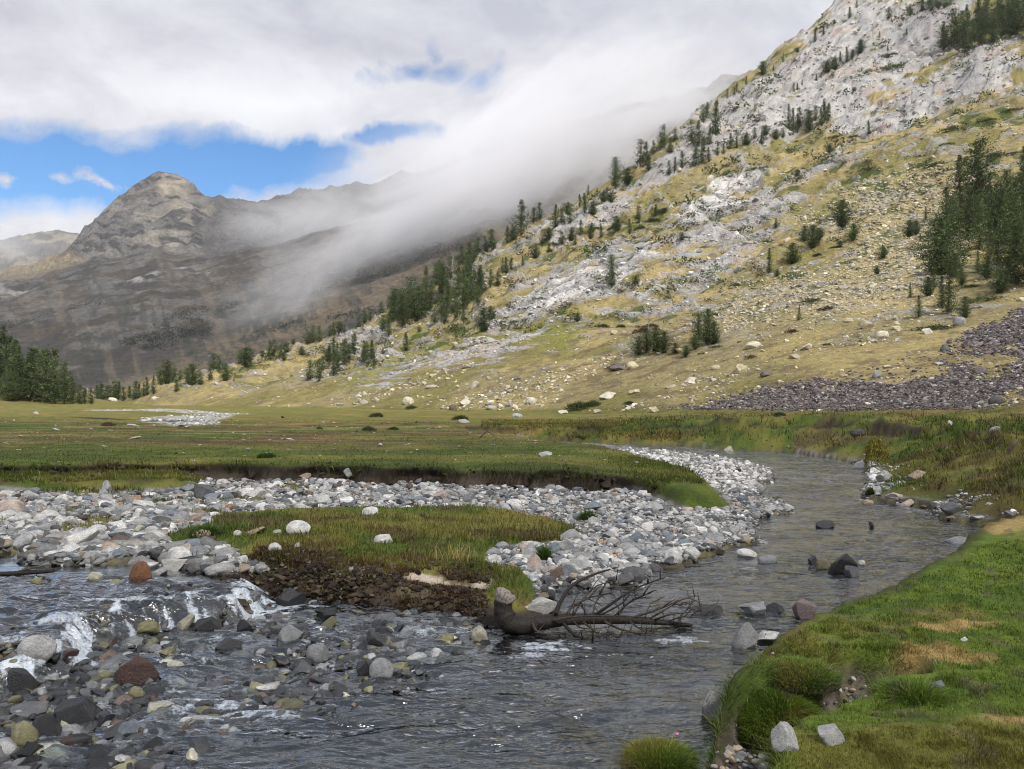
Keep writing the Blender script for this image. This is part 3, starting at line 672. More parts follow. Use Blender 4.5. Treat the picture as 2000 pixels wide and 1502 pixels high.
def merge(P, Sz, R, C, tmpl, which):
    Vs, Fs, Cs = [], [], []; off = 0
    for i, (v, f) in enumerate(tmpl):
        m = which == i
        k = int(m.sum())
        if not k: continue
        q = np.einsum('nij,nvj->nvi', R[m], v[None] * Sz[m][:, None, :]) + P[m][:, None, :]
        Vs.append(q.reshape(-1, 3))
        Fs.append((f[None] + (np.arange(k) * len(v))[:, None, None]).reshape(-1, 3) + off); off += k * len(v)
        Cs.append(np.repeat(C[m], len(v), 0))
    return np.concatenate(Vs), np.concatenate(Fs), np.concatenate(Cs)

PAL = dict(white=(.66, .645, .61), lgrey=(.42, .415, .40), grey=(.27, .275, .275), bluegrey=(.20, .225, .25), dgrey=(.125, .128, .13), dark=(.050, .050, .050), black=(.026, .027, .029),
           tan=(.42, .33, .24), beige=(.46, .42, .35), pink=(.50, .41, .36), rust=(.17, .068, .022), orange=(.42, .25, .13), brown=(.15, .11, .085), yellow=(.25, .235, .125), cream=(.46, .445, .34),
           darkred=(.062, .032, .024), olive=(.15, .14, .075), purple=(.22, .17, .17))
CN = dict(white='white', lgrey='pale grey', grey='grey', bluegrey='blue-grey', dgrey='dark grey', dark='dark wet', black='black wet', tan='tan', beige='beige', pink='pinkish white', rust='rusty brown', orange='orange-tan',
          brown='brown', yellow='yellowish', cream='cream', darkred='dark red', olive='olive', purple='purple')
M_stone = mat_stone('river_stone', False, .78, .3, 5)
M_wet = mat_stone('wet_stone', False, .28, .5, 5)
M_gravel = mat_stone('gravel_stones', True, .8, .3, 16, 'Position')
M_wetbed = mat_stone('wet_stream_stones', True, .3, .5, 12, 'Position')
M_scree = mat_stone('scree_stones', True, .9, .2, 2.5, 'Position')
HI = []
for i, (v, f) in enumerate(TH): HI.append(mesh_np('stone', v, [f], None, True))
HIW = [m.copy() for m in HI]
for m in HI: m.materials.append(M_stone)
for m in HIW: m.materials.append(M_wet)

def stone_obj(P, S3, rotz, tilt, col, ti, wet, label, group, name='stone', cat='stone'):
    o = bpy.data.objects.new(name, (HIW if wet else HI)[ti]); COL.objects.link(o)
    o.location = P; o.scale = S3; o.rotation_euler = (tilt[0], tilt[1], rotz)
    o.color = (*col, 1)
    return tag(o, label, cat, group)

# ---- notable stones, one by one: px, py of the foot, width, height, colour, round?, wet?, label
ST = [
 (583, 1044, 47, 25, 'white', 1, 0, 'large white dome-shaped stone on the grassy island'),
 (749, 1061, 36, 16, 'white', 1, 0, 'flat white oval stone beside the muddy puddle on the island'),
 (723, 1007, 32, 16, 'white', 1, 0, 'white stone where the gravel meets the green turf of the island'),
 (537, 1104, 26, 17, 'white', 1, 0, 'small round white stone at the front edge of the island'),
 (349, 1120, 48, 35, 'white', 1, 0, 'white speckled boulder right of the rusty one at the pool outlet'),
 (275, 1135, 44, 37, 'rust', 1, 1, 'rusty brown round boulder in the shallow outlet of the pool'),
 (352, 1090, 50, 27, 'beige', 0, 0, 'beige slanted stone behind the white speckled boulder'),
 (312, 1124, 32, 17, 'lgrey', 0, 0, 'flat pale stone squeezed between the rusty and the white boulder'),
 (187, 1132, 28, 13, 'cream', 1, 1, 'cream coloured flat stone in the water left of the rusty boulder'),
 (72, 1140, 22, 10, 'yellow', 1, 1, 'yellowish stone awash below the driftwood branch'),
 (226, 1143, 26, 9, 'yellow', 1, 1, 'yellowish flat stone just under the water below the cream one'),
 (53, 1101, 26, 7, 'dgrey', 1, 1, 'single dark flat stone in the calm pool'),
 (157, 1067, 66, 32, 'white', 0, 0, 'largest white boulder with a grey face above the calm pool'),
 (20, 1005, 46, 29, 'pink', 1, 0, 'big pinkish white boulder at the left end of the gravel'),
 (45, 1019, 30, 17, 'white', 1, 0, 'white boulder in front of the big pinkish one on the left'),
 (77, 1022, 26, 18, 'white', 1, 0, 'bright white rounded stone right of the two pale boulders'),
 (209, 965, 19, 21, 'lgrey', 0, 0, 'pale upright stone standing before the grassy shelf'),
 (264, 982, 24, 14, 'orange', 0, 0, 'orange-tan stone in the gravel below the dead twig'),
 (371, 966, 38, 20, 'grey', 0, 0, 'grey boulder left of the dark wedge under the earth bank'),
 (399, 974, 40, 28, 'dgrey', 0, 0, 'dark grey wedge-shaped boulder under the earth bank'),
 (502, 972, 34, 19, 'white', 0, 0, 'white angular boulder right of the dark wedge under the bank'),
 (530, 958, 22, 14, 'white', 0, 0, 'small white stone by the green tuft under the bank'),
 (679, 943, 18, 15, 'lgrey', 0, 0, 'pale stone lying high against the foot of the earth bank'),
 (446, 975, 20, 14, 'bluegrey', 0, 0, 'bluish stone with a pale top between dark wedge and white boulder'),
 (280, 992, 40, 16, 'white', 0, 0, 'long white stone in the gravel below the orange-tan stone'),
 (270, 1014, 24, 20, 'white', 0, 0, 'white pointed stone tilted left in the gravel'),
 (192, 1046, 32, 20, 'white', 1, 0, 'round white stone just behind the largest white boulder'),
 (180, 1054, 28, 14, 'white', 1, 0, 'low white stone touching the largest white boulder'),
 (232, 1056, 52, 19, 'lgrey', 0, 0, 'pale slanted slab right of the largest white boulder'),
 (270, 1044, 22, 18, 'cream', 0, 0, 'cream stone with an orange stain above the grass patch'),
 (260, 1079, 52, 19, 'beige', 1, 0, 'striped beige stone half in the grass near the pool'),
 (216, 1081, 36, 22, 'tan', 1, 0, 'grey and tan round stone at the pool edge'),
 (180, 1084, 40, 18, 'dgrey', 0, 0, 'dark flat-topped block at the pool edge'),
 (108, 1068, 46, 16, 'brown', 0, 0, 'long brown stone left of the largest white boulder'),
 (130, 1076, 42, 14, 'lgrey', 0, 0, 'pale flat slab in front of the brown stone'),
 (314, 1066, 20, 8, 'white', 1, 0, 'small flat white stone in the brown turf'),
 (395, 1051, 38, 15, 'tan', 1, 0, 'tan rounded stone at the left end of the island'),
 (499, 1045, 40, 13, 'tan', 0, 0, 'flat tan slab on the island left of the white dome'),
 (464, 1047, 16, 11, 'white', 1, 0, 'little white stone left of the flat tan slab'),
 (542, 1043, 18, 8, 'lgrey', 1, 0, 'little pale stone between tan slab and white dome'),
 (581, 1117, 12, 15, 'lgrey', 0, 0, 'small upright pale stone at the edge of the turf on the island'),
 (684, 1119, 12, 12, 'lgrey', 0, 0, 'small grey cube-like stone left of the sandy patch'),
 (1043, 1117, 29, 36, 'pink', 0, 0, 'tall pinkish grey boulder at the right edge of the island'),
 (1114, 1142, 40, 26, 'bluegrey', 0, 0, 'blue-grey angular block at the waterline behind the log branches'),
 (1074, 1124, 30, 20, 'pink', 0, 0, 'pinkish white stone right of the tall pinkish grey boulder'),
 (1092, 1104, 28, 18, 'bluegrey', 0, 0, 'blue-grey stone resting behind the pinkish white stone'),
 (1071, 1149, 34, 15, 'dgrey', 0, 1, 'dark flat stone at the waterline beside the island tip'),
 (1088, 1138, 26, 22, 'brown', 0, 0, 'brownish pink stone left of the blue-grey angular block'),
 (1165, 1149, 32, 12, 'white', 1, 0, 'white flat stone at the waterline behind the log branches'),
 (1236, 1144, 46, 27, 'dgrey', 1, 0, 'big dark hump-shaped boulder at the tip of the gravel bar'),
 (1315, 1108, 34, 26, 'white', 1, 0, 'white rounded boulder with a wet foot alone in the stream'),
 (1458, 1089, 38, 15, 'white', 1, 0, 'low white stone at the stream edge right of the gravel bar'),
 (1646, 1121, 52, 40, 'black', 0, 1, 'large black blocky boulder in the middle of the stream'),
 (1607, 1111, 28, 19, 'olive', 1, 1, 'olive stone left of the large black block in mid stream'),
 (1588, 1103, 20, 17, 'black', 0, 1, 'small black stone left of the olive one in mid stream'),
 (1663, 1126, 28, 22, 'dgrey', 0, 1, 'dark grey stone leaning on the black block in mid stream'),
 (1683, 1104, 13, 9, 'white', 1, 0, 'little white stone right of the black block in mid stream'),
 (1498, 1100, 38, 14, 'grey', 1, 1, 'grey stone awash between the white stone and the black block'),
 (1613, 1032, 38, 12, 'black', 0, 1, 'long black stone far out in the stream'),
 (1703, 1032, 15, 14, 'black', 0, 1, 'small black stone in the stream near the far bank'),
 (1875, 1063, 60, 15, 'grey', 0, 1, 'flat grey slab in the stream near the turf at right'),
 (1685, 916, 30, 15, 'white', 1, 0, 'white boulder on the far waterline below the yellow bush'),
 (1727, 939, 28, 20, 'lgrey', 0, 0, 'pale blocky stone below the yellow bush'),
 (1791, 953, 30, 19, 'tan', 0, 0, 'tan pointed stone on the far shore'),
 (1713, 979, 22, 17, 'lgrey', 0, 0, 'pale pointed stone on the stony spit of the far shore'),
 (1695, 986, 22, 10, 'tan', 1, 0, 'tan flat stone at the end of the far stony spit'),
 (1769, 990, 28, 15, 'pink', 0, 0, 'pinkish stone in the middle of the far stony spit'),
 (1860, 1005, 50, 24, 'dgrey', 0, 0, 'dark rock below the mossy overhang of the far shore'),
 (1985, 962, 36, 26, 'brown', 0, 0, 'dark reddish rock high in the turf at the right edge'),
 (1570, 1208, 48, 36, 'purple', 0, 0, 'purple boulder with white blotches against the near turf'),
 (1468, 1202, 52, 22, 'grey', 0, 1, 'grey submerged block left of the dark rock near the turf'),
 (1515, 1198, 40, 18, 'black', 0, 1, 'black low rock left of the purple blotched boulder'),
 (1380, 1202, 66, 12, 'black', 0, 1, 'black flat rock at the tip of the log branches'),
 (1455, 1265, 56, 46, 'grey', 0, 1, 'large grey upright boulder in the stream beside the turf'),
 (1500, 1254, 46, 18, 'white', 0, 0, 'white slab between the large grey boulder and the turf'),
 (1468, 1327, 40, 28, 'lgrey', 0, 0, 'pale wedge-shaped stone at the foot of the near turf'),
 (1394, 1412, 44, 60, 'lgrey', 0, 0, 'tall pale lichen-spotted block at the nearest turf corner'),
 (1532, 1468, 50, 54, 'lgrey', 0, 0, 'pale pointed stone in the mouth of the little gully'),
 (1623, 1455, 56, 36, 'lgrey', 0, 0, 'tilted pale slab on the right side of the little gully'),
 (1701, 1396, 34, 20, 'lgrey', 0, 0, 'pale rough stone at the head of the little gully'),
 (1675, 1392, 18, 22, 'grey', 0, 0, 'small upright grey stone at the head of the little gully'),
 (1829, 1355, 30, 22, 'bluegrey', 0, 0, 'blue-grey stone poking out of the near turf'),
 (1426, 1473, 26, 22, 'lgrey', 0, 0, 'pale stone at the water beside the nearest tussock'),
 (1445, 1489, 32, 17, 'grey', 0, 0, 'grey stone below the pale one beside the nearest tussock'),
 (1884, 1254, 16, 8, 'white', 0, 0, 'small white stone lying on the near lawn'),
 (567, 1186, 56, 34, 'black', 0, 1, 'black wet boulder under the brown soil edge of the island'),
 (364, 1230, 34, 29, 'cream', 0, 0, 'pale angular stone standing below the first cascade'),
 (289, 1238, 40, 22, 'yellow', 1, 0, 'yellowish stone left of the pale angular one below the cascade'),
 (408, 1233, 50, 25, 'black', 0, 1, 'black angular rock right of the pale angular stone'),
 (477, 1231, 26, 19, 'black', 0, 1, 'small black rock at the foot of the white foam'),
 (633, 1210, 42, 20, 'black', 0, 1, 'black rock behind the yellowish slab in the riffle'),
 (637, 1228, 46, 18, 'olive', 0, 1, 'yellowish slab right of the white foam in the riffle'),
 (567, 1254, 50, 31, 'grey', 0, 1, 'grey tilted block in the middle of the riffle'),
 (73, 1322, 72, 42, 'lgrey', 1, 0, 'large speckled pale boulder below the left cascade'),
 (48, 1349, 62, 40, 'black', 0, 1, 'big black rock in front of the speckled pale boulder'),
 (268, 1336, 78, 48, 'darkred', 0, 1, 'large dark red angular boulder in the riffle'),
 (152, 1413, 82, 42, 'black', 0, 1, 'long black shiny boulder at lower left'),
 (47, 1454, 52, 40, 'yellow', 1, 1, 'yellowish grey boulder at the lower left corner'),
 (95, 1441, 62, 38, 'black', 0, 1, 'black rock between the shiny and the yellowish boulder'),
 (60, 1482, 42, 30, 'black', 0, 1, 'lowest black rock at the bottom left'),
 (266, 1363, 34, 20, 'yellow', 1, 1, 'yellow stone in front of the dark red boulder'),
 (936, 1253, 31, 28, 'cream', 1, 0, 'pale stone with a yellow foot left of the log'),
 (872, 1252, 30, 12, 'yellow', 1, 1, 'yellow flat stone left of the pale one near the log'),
 (738, 1259, 46, 25, 'dark', 0, 1, 'dark rectangular block in the riffle left of the log'),
 (745, 1323, 48, 32, 'grey', 1, 1, 'grey-brown rounded boulder at the lower edge of the riffle'),
 (711, 1318, 28, 27, 'black', 0, 1, 'black stone left of the grey-brown rounded boulder'),
 (620, 1290, 44, 28, 'grey', 1, 1, 'grey rounded stone at the right end of the riffle'),
 (250, 1440, 40, 26, 'bluegrey', 0, 1, 'blue-grey angular stone near the bottom left'),
 (450, 1275, 52, 26, 'dark', 0, 1, 'dark square block right of the dark red boulder'),
]
def foot_point(px, py, wet):
    if wet:
        X, Y = onz(px, py, .03)
        for _ in range(4):
            zw = float(water_z(np.array([X]), np.array([Y]))[0]); X, Y = onz(px, py, zw)
    else:
        a, b, c_ = drop(np.array([px], float), np.array([py], float), .25); X, Y = float(a[0]), float(b[0])
        if zsurf(X, Y)[1]: return foot_point(px, py, True)
    return X, Y
def zsurf(X, Y):
    z, I = ground(np.array([X]), np.array([Y]), True)
    inw = I['sw'][0] > .05 and z[0] < I['zw'][0]
    return float(max(z[0], I['zw'][0]) if inw else z[0]), bool(inw)
r2 = np.random.default_rng(77)
manual_xy = []
for px, py, wpx, hpx, cn, rnd, wet, lab in ST:
    X, Y = foot_point(px, py, wet)
    sx = wpx * Y / F / 2; sy = sx * r2.uniform(.65, .9); Yc = Y + sy * .8; Xc = X * Yc / Y
    h = hpx * Y / F
    z, inw = zsurf(X, Y)
    sz = h * (.72 if not wet else .85) ; zc = z + h - sz
    col = np.array(PAL[cn]) * r2.uniform(.9, 1.1)
    ti = int(r2.integers(9, 16)) if rnd else int(r2.integers(0, 9))
    stone_obj((Xc, Yc, zc), (sx * 1.05, sy, sz), r2.uniform(-.35, .35) + (math.pi if r2.random() < .5 else 0), (r2.normal(0, .10), r2.normal(0, .10)), col, ti, bool(wet), lab, 'stones in and beside the stream')
    manual_xy.append((Xc, Yc, max(sx, sy)))
MXY = np.array(manual_xy)

def clear_of_manual(X, Y, s=.8):
    ok = np.ones(len(X), bool)
    for a, b, r in MXY: ok &= ((X - a) ** 2 + (Y - b) ** 2) > (r * s) ** 2
    return ok

def pick(names, probs, n, r=rng):
    i = r.choice(len(names), n, p=np.array(probs) / sum(probs))
    base = np.array([PAL[a] for a in names])[i]
    return base * r.lognormal(0, .16, n)[:, None], np.array(names)[i]

# ---- dry gravel, scattered over the bar
n0 = 95000
px = rng.uniform(-140, 2140, n0); py = rng.uniform(876, 1190, n0)
X, Y, Z = drop(px, py, .25)
z, I = ground(X, Y, True)
turf = ss(.60, .68, fbm(X * 1.1, Y * 1.6, 4, 74)) * ss(-2, -5, X)
ok = (I['sw'] < .10) & (I['wi'] < .35 + 0 * X) & (I['wm'] < .12) & (I['wn'] < .05) & (I['wf'] < np.where(X > 4.8, .30 * rng.random(n0) ** 2.2, .30)) & (I['shelf'] < .3) & (Y < 40)
ok &= rng.random(n0) > turf * .85
ok &= ~((py > 1118) & (px < 1030)) & ~((px > 1290) & (py > 1075) & (I['sw'] > -.02))
ok &= clear_of_manual(X, Y, .85)
X, Y, Z, px, py = X[ok], Y[ok], z[ok], px[ok], py[ok]; SWg = I['sw'][ok]; SMg = I['sm'][ok]; WFg = I['wf'][ok]
n = len(X)
left = ss(0, -5, X)
white_tip = ss(17.5, 20, Y) * ss(3, 4.5, X) * (WFg < .05)
size = rng.lognormal(math.log(.030), .5, n) * (1 + .7 * left * rng.random(n)) * lerp(1, 1.25, white_tip)
big = rng.random(n) < .035
size[big] *= rng.uniform(1.5, 2.3, big.sum())
size = np.clip(size, .014, .17)
cg, ng = pick(['white', 'lgrey', 'grey', 'bluegrey', 'dgrey', 'tan', 'pink', 'brown', 'orange'], [.26, .30, .23, .09, .08, .03, .02, .012, .003], n)
cw, nw_ = pick(['white', 'lgrey'], [.75, .25], n)
cg = cg * .86; m = rng.random(n) < white_tip * .9; cg[m] = cw[m]; ng[m] = nw_[m]
damp = (SWg > -.08) & (rng.random(n) < .7); cg[damp] *= .45
S3 = np.stack([size, size * rng.uniform(.6, 1, n), size * rng.uniform(.4, .75, n)], -1)
P = np.stack([X, Y, Z + S3[:, 2] * .35], -1)
GR = dict(P=P, S=S3, C=cg, N=ng, px=px, py=py, scr=size * F / Y)

# ---- stones of the riffle and the bed
n1_ = 5000
px = rng.uniform(-140, 1000, n1_); py = rng.uniform(1180, 1640, n1_)
X, Y = onz(px, py, .03); z, I = ground(X, Y, True)
rf = sdf(RIFFLE, X, Y)
ok = (I['sw'] > .04) & (rf > -.5 + rng.random(n1_) * .6) & clear_of_manual(X, Y, .8) & (I['wn'] < .1)
sp_ = sdf(POOL, X, Y); lip = (sp_ > -.05) & (sp_ < 1.1) & (rng.random(n1_) < .11) & (Y < 8.5); ok &= (sp_ < -.05) | lip
X, Y, px, py = X[ok], Y[ok], px[ok], py[ok]; zw = I['zw'][ok]; zg_ = z[ok]; rf = rf[ok]; n = len(X)
size = np.clip(rng.lognormal(math.log(.040), .48, n), .015, .13) * ss(-.6, .4, rf + rng.random(n) * .4)  + .015
cr, nr_ = pick(['black', 'dark', 'dgrey', 'grey', 'yellow', 'olive', 'brown', 'cream', 'lgrey', 'darkred'], [.27, .27, .20, .07, .035, .06, .04, .015, .025, .015], n)
S3 = np.stack([size, size * rng.uniform(.6, .95, n), size * rng.uniform(.4, .75, n)], -1)
P = np.stack([X, Y, np.maximum(zg_ + S3[:, 2] * .3, zw - S3[:, 2] * rng.uniform(.2, 1.15, n))], -1)
RI = dict(P=P, S=S3, C=cr, N=nr_, px=px, py=py, scr=size * F / Y)
n2_ = 9000
px = rng.uniform(-140, 2100, n2_); py = rng.uniform(885, 1640, n2_)
X, Y = onz(px, py, -.1); z, I = ground(X, Y, True)
ok = (I['sw'] > .05) & (I['wn'] < .05) & (I['wf'] < .2) & (Y < 34)
X, Y, z = X[ok], Y[ok], z[ok]; n = len(X)
sz_b = np.clip(rng.lognormal(math.log(.055), .45, n), .02, .15); sz_b = np.minimum(sz_b, np.maximum(.03, (I['zw'][ok] - z) * .9))
cb, _ = pick(['dgrey', 'grey', 'yellow', 'olive', 'brown', 'cream'], [.30, .14, .12, .30, .12, .02], n)
cb = cb * .5 + np.array((.105, .095, .065)) * .5
S3b = np.stack([sz_b, sz_b * rng.uniform(.6, .95, n), sz_b * rng.uniform(.4, .65, n)], -1)
Pb = np.stack([X, Y, z + S3b[:, 2] * .2], -1)

# the largest become things of their own, the rest one heap
def promote(D, kmax, wet, place):
    vis = (D['px'] > 5) & (D['px'] < 1995) & (D['py'] < 1495)
    order = np.argsort(-np.where(vis, D['scr'], 0))[:kmax]
    groups = {}
    for i in order: groups.setdefault((place(D['px'][i], D['py'][i]), D['N'][i]), []).append(i)
    for (where, cn), ids in groups.items():
        ids.sort(key=lambda i: D['px'][i])
        for q, i in enumerate(ids):
            lab = f"{CN[cn]} stone, {'the only such one' if len(ids) == 1 else ordinal(q, len(ids)) + ' from the left'}, {where}"
            s = D['S'][i]
            stone_obj(D['P'][i], s * (1.02, 1, 1), r2.uniform(0, 6.28), (r2.normal(0, .15), r2.normal(0, .15)), D['C'][i], int(r2.integers(0, 16)), wet, lab, 'stones in and beside the stream')
    keep = np.ones(len(D['px']), bool); keep[order] = False
    return keep
def place_g(px, py):
    if px < 180: return 'in the gravel above the calm pool'
    if px < 430: return 'in the gravel left of the island'
    if px < 980: return 'in the gravel between island and bank' if py < 1010 else 'lying on the island'
    if px > 1530: return 'along the far shore'
    return 'on the right gravel bar' if py < 1040 else 'at the tip of the gravel bar'
def place_r(px, py):
    return 'in the lower left riffle' if px < 330 else ('in the middle of the riffle' if px < 640 else 'in the riffle left of the log')
kg = promote(GR, 112, False, place_g)
kr = promote(RI, 66, True, place_r)
n = kg.sum(); small = GR['scr'][kg] < 7
wh_ = np.where(small, rng.integers(16, 24, n), rng.integers(0, 16, n))
v, f, cc = merge(GR['P'][kg], GR['S'][kg], rots(n, .22), GR['C'][kg], TL + TS, wh_)
o = link('gravel', mesh_np('gravel', v, [f], cc, False), M_gravel); tag(o, 'grey and white cobbles of the gravel bar between bank and stream', 'gravel', kind='stuff')
P = np.concatenate([RI['P'][kr], Pb]); Sx = np.concatenate([RI['S'][kr], S3b]); Cx_ = np.concatenate([RI['C'][kr], cb]); n = len(P)
v, f, cc = merge(P, Sx, rots(n, .2), Cx_, TL, rng.integers(0, 16, n))
o = link('stream_pebbles', mesh_np('stream_pebbles', v, [f], cc, False), M_wetbed); tag(o, 'dark wet cobbles filling the stony riffle and the stream bed', 'pebbles', kind='stuff')

# stones of the gully
n = 500
t_ = rng.uniform(0, len(GULLY) - 1.01, n); gi = t_.astype(int); ga = np.array(GULLY)
gp = ga[gi] + (ga[gi + 1] - ga[gi]) * (t_ - gi)[:, None] + rng.normal(0, .11, (n, 2))
z, I = ground(gp[:, 0], gp[:, 1], True); ok = (I['gy'] > .3); gp, z = gp[ok], z[ok]; n = len(gp)
sz = np.clip(rng.lognormal(math.log(.016), .5, n), .006, .05)
cc_, _ = pick(['lgrey', 'grey', 'beige', 'dgrey', 'tan'], [.4, .25, .15, .1, .1], n)
v, f, cc = merge(np.stack([gp[:, 0], gp[:, 1], z + sz * .2], -1), np.stack([sz, sz * .8, sz * .5], -1), rots(n, .3), cc_, TL, rng.integers(0, 16, n))
o = link('pebbles', mesh_np('pebbles', v, [f], cc, True), M_gravel); tag(o, 'loose pale pebbles on the dirt of the little gully', 'pebbles', kind='stuff')

# bleached flecks on the meadow: chips of stone and wood
n = 800; px = rng.uniform(-60, 1330, n); py = rng.uniform(802, 905, n); X, Y, Z = drop(px, py, .75); z, I = ground(X, Y, True)
ok = (I['wm'] > .95) & (fbm(X * .3, Y * .6, 3, 191) + .25 * rng.random(n) > .60); X, Y, z = X[ok], Y[ok], z[ok]; n = len(X)
sz = rng.lognormal(math.log(.0010), .5, n) * Y; cc_, _ = pick(['lgrey', 'beige', 'tan', 'brown', 'grey'], [.3, .3, .15, .15, .1], n)
v, f, cc = merge(np.stack([X, Y, z + sz * .3], -1), np.stack([sz * rng.uniform(1, 2.5, n), sz, sz * .5], -1), rots(n, .2), cc_, TS, rng.integers(0, 8, n))
o = link('debris', mesh_np('debris', v, [f], cc, False), M_scree); tag(o, 'bleached chips of stone and wood scattered over the meadow', 'debris', kind='stuff')

# braid of white gravel far out in the meadow
n = 1500; px = rng.uniform(150, 500, n); py = rng.uniform(801, 834, n); X, Y = onz(px, py, .74)
ok = (np.maximum(sdf(BRAID, X, Y), sdf(BRAID2, X, Y)) > -.1) & (fbm(X * .25, Y * .7, 3, 195) > .50); X, Y = X[ok], Y[ok]; n = len(X); z = ground(X, Y)
sz = rng.lognormal(math.log(.09), .4, n); cc_, _ = pick(['white', 'lgrey', 'grey'], [.35, .4, .25], n)
v, f, cc = merge(np.stack([X, Y, z + sz * .2], -1), np.stack([sz, sz * .8, sz * .55], -1), rots(n, .2), cc_, TS, rng.integers(0, 8, n))
o = link('shingle', mesh_np('shingle', v, [f], cc, True), M_gravel); tag(o, 'white shingle of the far stream braid in the meadow', 'shingle', kind='stuff')

# ------------------------------------------------------------------ scree and loose blocks on the slope
def cell_scatter(weight, n, r=rng, rows=(20, 1060)):
    "random mesh vertices of the slope, weighted by their size on screen"
    pyy = HPY[rows[0]:rows[1]]
    area = np.clip(-np.gradient(pyy, axis=0), 0, 4)
    vis = pyy <= np.minimum.accumulate(pyy, axis=0) + .8
    w_ = (weight[rows[0]:rows[1]] * area * vis * (HP[rows[0]:rows[1]] > -20) * (HP[rows[0]:rows[1]] < 2080) * (pyy > -60)).ravel()
    i = r.choice(w_.size, n, p=w_ / w_.sum()); a, b = np.divmod(i, HP.shape[1]); return a + rows[0], b
def slope_stones(weight, n, px_med, sig, names, probs, pxmax):
    a, b = cell_scatter(weight, n)
    ju, jv = rng.random(n), rng.random(n); a2 = np.minimum(a + 1, HP.shape[0] - 1); b2 = np.minimum(b + 1, HP.shape[1] - 1)
    X = HXg[a, b] + (HXg[a, b2] - HXg[a, b]) * ju; Y = HYg[a, b] + (HYg[a2, b] - HYg[a, b]) * jv
    Z = HZ2[a, b] + (HZ2[a2, b] - HZ2[a, b]) * jv + (HZ2[a, b2] - HZ2[a, b]) * ju
    sz = np.clip(rng.lognormal(math.log(px_med), sig, n), .6, pxmax) * Y / F * .5
    c_, _ = pick(names, probs, n)
    return np.stack([X, Y, Z + sz * .15], -1), np.stack([sz * rng.uniform(.9, 1.5, n), sz, sz * rng.uniform(.5, .9, n)], -1), c_
PAL.update(sc1=(.165, .136, .130), sc2=(.092, .085, .086), sc3=(.25, .22, .205), ta=(.52, .46, .31), tb=(.42, .38, .30), tc=(.58, .54, .44), rk1=(.52, .51, .49), rk2=(.36, .36, .36))
p1 = slope_stones(HSCREE * ss(.02, .1, T), 22000, 3.3, .45, ['sc1', 'sc2', 'sc3', 'lgrey'], [.5, .26, .19, .05], 16)
p2 = slope_stones(np.clip(HTAN, 0, 1) * (1 - HSCREE) + .02, 7500, 3.2, .45, ['ta', 'tb', 'tc'], [.45, .3, .25], 12)
low = ss(1.2, .2, T) * (1 - HSCREE) * ss(550, 800, HP) * ss(.45, .65, fbm(HXg * .05, HYg * .08, 3, 141))
p3 = slope_stones(low + .02, 2600, 4.0, .5, ['ta', 'tc', 'tb', 'grey'], [.35, .3, .25, .1], 15)
p4 = slope_stones(HROCK * (1 - ss(3.0, 3.05, T)) * ss(2.9, 1.6, T), 3200, 3.0, .5, ['rk1', 'rk2', 'white'], [.5, .3, .2], 13)
P = np.concatenate([a[0] for a in (p1, p2, p3, p4)]); Sx = np.concatenate([a[1] for a in (p1, p2, p3, p4)]); Cs_ = np.concatenate([a[2] for a in (p1, p2, p3, p4)]); n = len(P)
v, f, cc = merge(P, Sx, rots(n, .35), Cs_, TS, rng.integers(0, 8, n))
o = link('scree', mesh_np('scree', v, [f], cc, False), M_scree); tag(o, 'purple and pale scree strewn over the grassy slope', 'scree', kind='stuff')

# ------------------------------------------------------------------ grass blades
def blades(X, Y, Z, H, Wd, C, lean, r=rng):
    n = len(X); a = r.uniform(0, 2 * math.pi, n)
    lx = lean[:, 0] + r.normal(0, .35, n); ly = lean[:, 1] + r.normal(0, .35, n)
    dx, dy = np.cos(a) * Wd / 2, np.sin(a) * Wd / 2
    B = np.stack([X, Y, Z - .01], -1)
    up1 = np.stack([lx * H * .25, ly * H * .25, H * .55], -1); up2 = np.stack([lx * H * .8, ly * H * .8, H * (1 - .25 * np.minimum(np.hypot(lx, ly), 2))], -1)
    off = np.stack([dx, dy, 0 * dx], -1)
    V = np.stack([B - off, B + off, B + up1 + off * .75, B + up1 - off * .75, B + up2], 1).reshape(-1, 3)
    b = np.arange(n)[:, None] * 5
    q = b + np.array([[0, 1, 2, 3]]); t = b + np.array([[3, 2, 4]])
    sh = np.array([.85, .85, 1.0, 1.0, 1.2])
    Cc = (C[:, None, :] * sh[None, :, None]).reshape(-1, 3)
    return V, q, t, Cc
parts_b = []
def add_blades(n0, box, zone, kind, hm, dens=None, droop=0.0, wk=.0010, z0=.4, hue=1.0):
    px = rng.uniform(box[0], box[2], n0); py = rng.uniform(box[1], box[3], n0)
    X, Y, Z = drop(px, py, z0); z, I = ground(X, Y, True)
    ok = zone(X, Y, I) > rng.random(n0)
    X, Y, z = X[ok], Y[ok], z[ok]; n = len(X)
    e = .04; gxx = (ground(X + e, Y) - z) / e; gyy = (ground(X, Y + e) - z) / e
    g = np.stack([-gxx, -gyy], -1); L_ = np.linalg.norm(g, axis=1, keepdims=True); g = g / np.maximum(L_, 1e-6) * np.minimum(L_, 1.6)
    C = grass_tone(X, Y, kind) * rng.lognormal(0, .28, n)[:, None] * hue
    yel = rng.random(n) < .10; C[yel] = np.array(GRASS_Y) * rng.lognormal(.2, .25, yel.sum())[:, None]
    cl = fbm(X * 4, Y * 4, 3, 151)
    H = hm * rng.lognormal(0, .35, n) * (.55 + .9 * cl) * (1 + droop * np.minimum(L_[:, 0], 1.5))
    parts_b.append(blades(X, Y, z, H, wk * Y * rng.uniform(.7, 1.3, n), C, g * (.5 + droop * .4)))
add_blades(175000, (1360, 985, 2480, 1660), lambda X, Y, I: ss(.15, .5, I['wn']) * (1 - ss(.3, .6, I['gy'])), 0, .021, droop=1.7)
